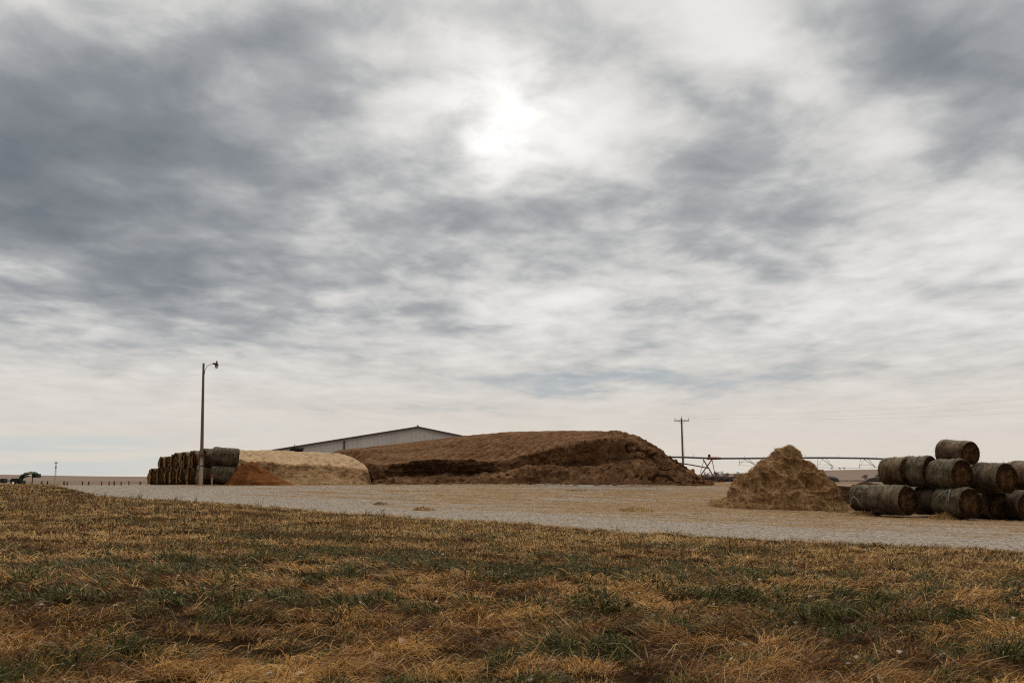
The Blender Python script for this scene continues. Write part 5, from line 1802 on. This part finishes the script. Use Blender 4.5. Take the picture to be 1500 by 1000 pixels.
def bare_tree(px, base_py, top_py, d, label, seed, spread=0.55, group='bare trees beyond the field'):
    rnd = random.Random(seed)
    b = P(px, base_py, d)
    b.z = min(b.z, gz(b.x, b.y)) if d < 200 else gz(b.x, b.y)
    H = P(px, top_py, d).z - b.z
    root = thing('bare_tree', label, 'tree', b, group)
    trunk, crown = MB(), MB()
    def grow(p, dr, ln, rad, lev):
        q = p + dr * ln
        mid = p + dr * ln * 0.5 + Vector((rnd.uniform(-1, 1), rnd.uniform(-1, 1), 0)) * ln * 0.06
        (trunk if lev < 2 else crown).tube([p, mid, q], [rad, rad * 0.85, rad * 0.65], 5 if lev < 2 else 3, caps=False)
        if lev >= 5:
            return
        for _ in range(3 if lev > 0 else 5):
            a = rnd.uniform(0, 2 * math.pi)
            s = rnd.uniform(0.35, 0.85) * spread * 1.5
            nd = (dr + Vector((math.cos(a) * s, math.sin(a) * s, rnd.uniform(-0.1, 0.25)))).normalized()
            grow(p + dr * ln * rnd.uniform(0.55, 1.0), nd, ln * rnd.uniform(0.55, 0.8), max(rad * 0.58, 0.022), lev + 1)
    grow(Vector((0, 0, -0.3)), Vector((rnd.uniform(-.06, .06), 0, 1)), H * 0.32, H * 0.025, 0)
    o = trunk.build('trunk', M_BARK, None, True); o.parent = root
    o = crown.build('crown', M_TWIG, None, False); o.parent = root

bare_tree(1061.5, 700, 680.5, 330, 'tallest bare tree above the brush line right of the irrigation tower', 5, 0.6)
bare_tree(1049, 700, 683.5, 340, 'slender bare tree just right of the irrigation tower', 6, 0.5)
bare_tree(1078, 700, 686, 350, 'wide bare tree touching the left flank of the hay heap', 7, 0.75)
bare_tree(1035, 700, 686, 345, 'small bare tree seen between the irrigation tower legs', 8, 0.6)
bare_tree(1087, 700, 687, 350, 'low bare tree nearest behind the hay heap', 9, 0.8)
bare_tree(1219, 689, 682, 950, 'tiny lone tree on the hill crest right of the hay heap', 10, 0.8)
bare_tree(1231, 689, 681.5, 950, 'left one of two tiny paired trees on the hill crest', 11, 0.8)
bare_tree(1237, 689, 682, 950, 'right one of two tiny paired trees on the hill crest', 12, 0.8)
bare_tree(1287, 698, 687, 300, 'bushy bare tree left of the upper bales, on the field', 13, 0.9)
bare_tree(1268, 698.5, 689, 300, 'thin dark bare tree standing in the field left of the bushy one', 14, 0.8)

def brush(name, label, cat, px0, px1, py0, py1, d, n, seed, tones, kind=None):
    rng = np.random.default_rng(seed)
    x0, x1 = P(px0, py1, d).x, P(px1, py1, d).x
    X = rng.uniform(x0, x1, n)
    Y = d + rng.uniform(-5, 5, n)
    hmax = P(px0, py0, d).z - P(px0, py1, d).z
    prof = 0.62 + 0.38 * fbm(X * 0.12, 0, 0, 3, seed) 
    edge = np.minimum(1, np.minimum(X - x0, x1 - X) / (0.22 * (x1 - x0)) + 0.25)
    gv = np.minimum(ground_z(X, Y), P(px0, py1, d).z + 0.3) if d < 250 else ground_z(X, Y)
    Z = gv + rng.random(n) ** 1.3 * hmax * 0.75 * prof * edge
    V, Q, T = blades(np.stack([X, Y, Z], 1), hmax * rng.uniform(0.15, 0.42, n) * edge, np.full(n, 0.0006 * d), rng.uniform(-3.1, 3.1, n), rng.uniform(R(25), R(88), n), rng.uniform(R(10), R(85), n), rng.uniform(-1.5, 1.5, n))
    c = lerp_tones(np.clip(rng.normal(0.5, 0.25, n), 0, 1), tones)
    o = np_mesh(name, V, [Q, T], M_FIBRE, smooth=False, colors=np.repeat(c, 5, 0))
    tag(o, label, cat, kind=kind)

TW = [(0.05, 0.038, 0.036), (0.10, 0.078, 0.074), (0.16, 0.13, 0.12)]
TWB = [(0.06, 0.047, 0.045), (0.115, 0.092, 0.088), (0.17, 0.14, 0.132)]
TWF = [(0.14, 0.112, 0.115), (0.20, 0.165, 0.165), (0.26, 0.22, 0.21)]
brush('brush_line', 'dark mauve line of leafless brush behind the irrigation tower', 'brush', 1010, 1125, 690.5, 701, 345, 14000, 1, TWB, 'stuff')
brush('bare_bush', 'rounded mauve bush in the field just right of the hay heap', 'bush', 1203, 1222, 688.5, 699, 300, 5000, 2, TWF)
brush('bare_bush', 'low dark bush against the left side of the upper bales', 'bush', 1277, 1299, 690, 699, 300, 5500, 3, TW)
brush('hedgerow', 'faint low hedge line across the far right field', 'hedge', 1218, 1275, 696.3, 699, 420, 1500, 4, TWF, 'stuff')

# concrete apron left wet and pale at the foot of the silage
def build_apron():
    m, g, b, o = material('wet_pale_concrete')
    p = geo_pos(g)
    n = g.noise(p, 1.4, 5, 0.6)
    g.put(b.inputs['Base Color'], g.ramp(n, [(0.35, (0.17, 0.155, 0.14)), (0.6, (0.30, 0.29, 0.28))]))
    g.put(b.inputs['Roughness'], g.maprange(n, 0.4, 0.6, 0.3, 0.7))
    b.inputs['Specular IOR Level'].default_value = 0.3
    cols = np.linspace(782, 962, 90)
    fr = np.interp(cols, [782, 810, 860, 900, 962], [78.6, 77.2, 76.0, 76.9, 78.6]) + 0.5 * fbm(cols * 0.09, 0, 0, 4, 9)
    bk = np.full_like(cols, 79.6)
    rows = []
    for t in np.linspace(0, 1, 12):
        Y = fr * (1 - t) + bk * t
        X = (cols - 750) / 1458.33 * Y
        rows.append(np.stack([X, Y, ground_z(X, Y) + 0.036], 1))
    G = np.array(rows)
    o = np_mesh('concrete_apron', G.reshape(-1, 3), [grid_quads(*G.shape[:2])], m)
    tag(o, kind='structure')
build_apron()
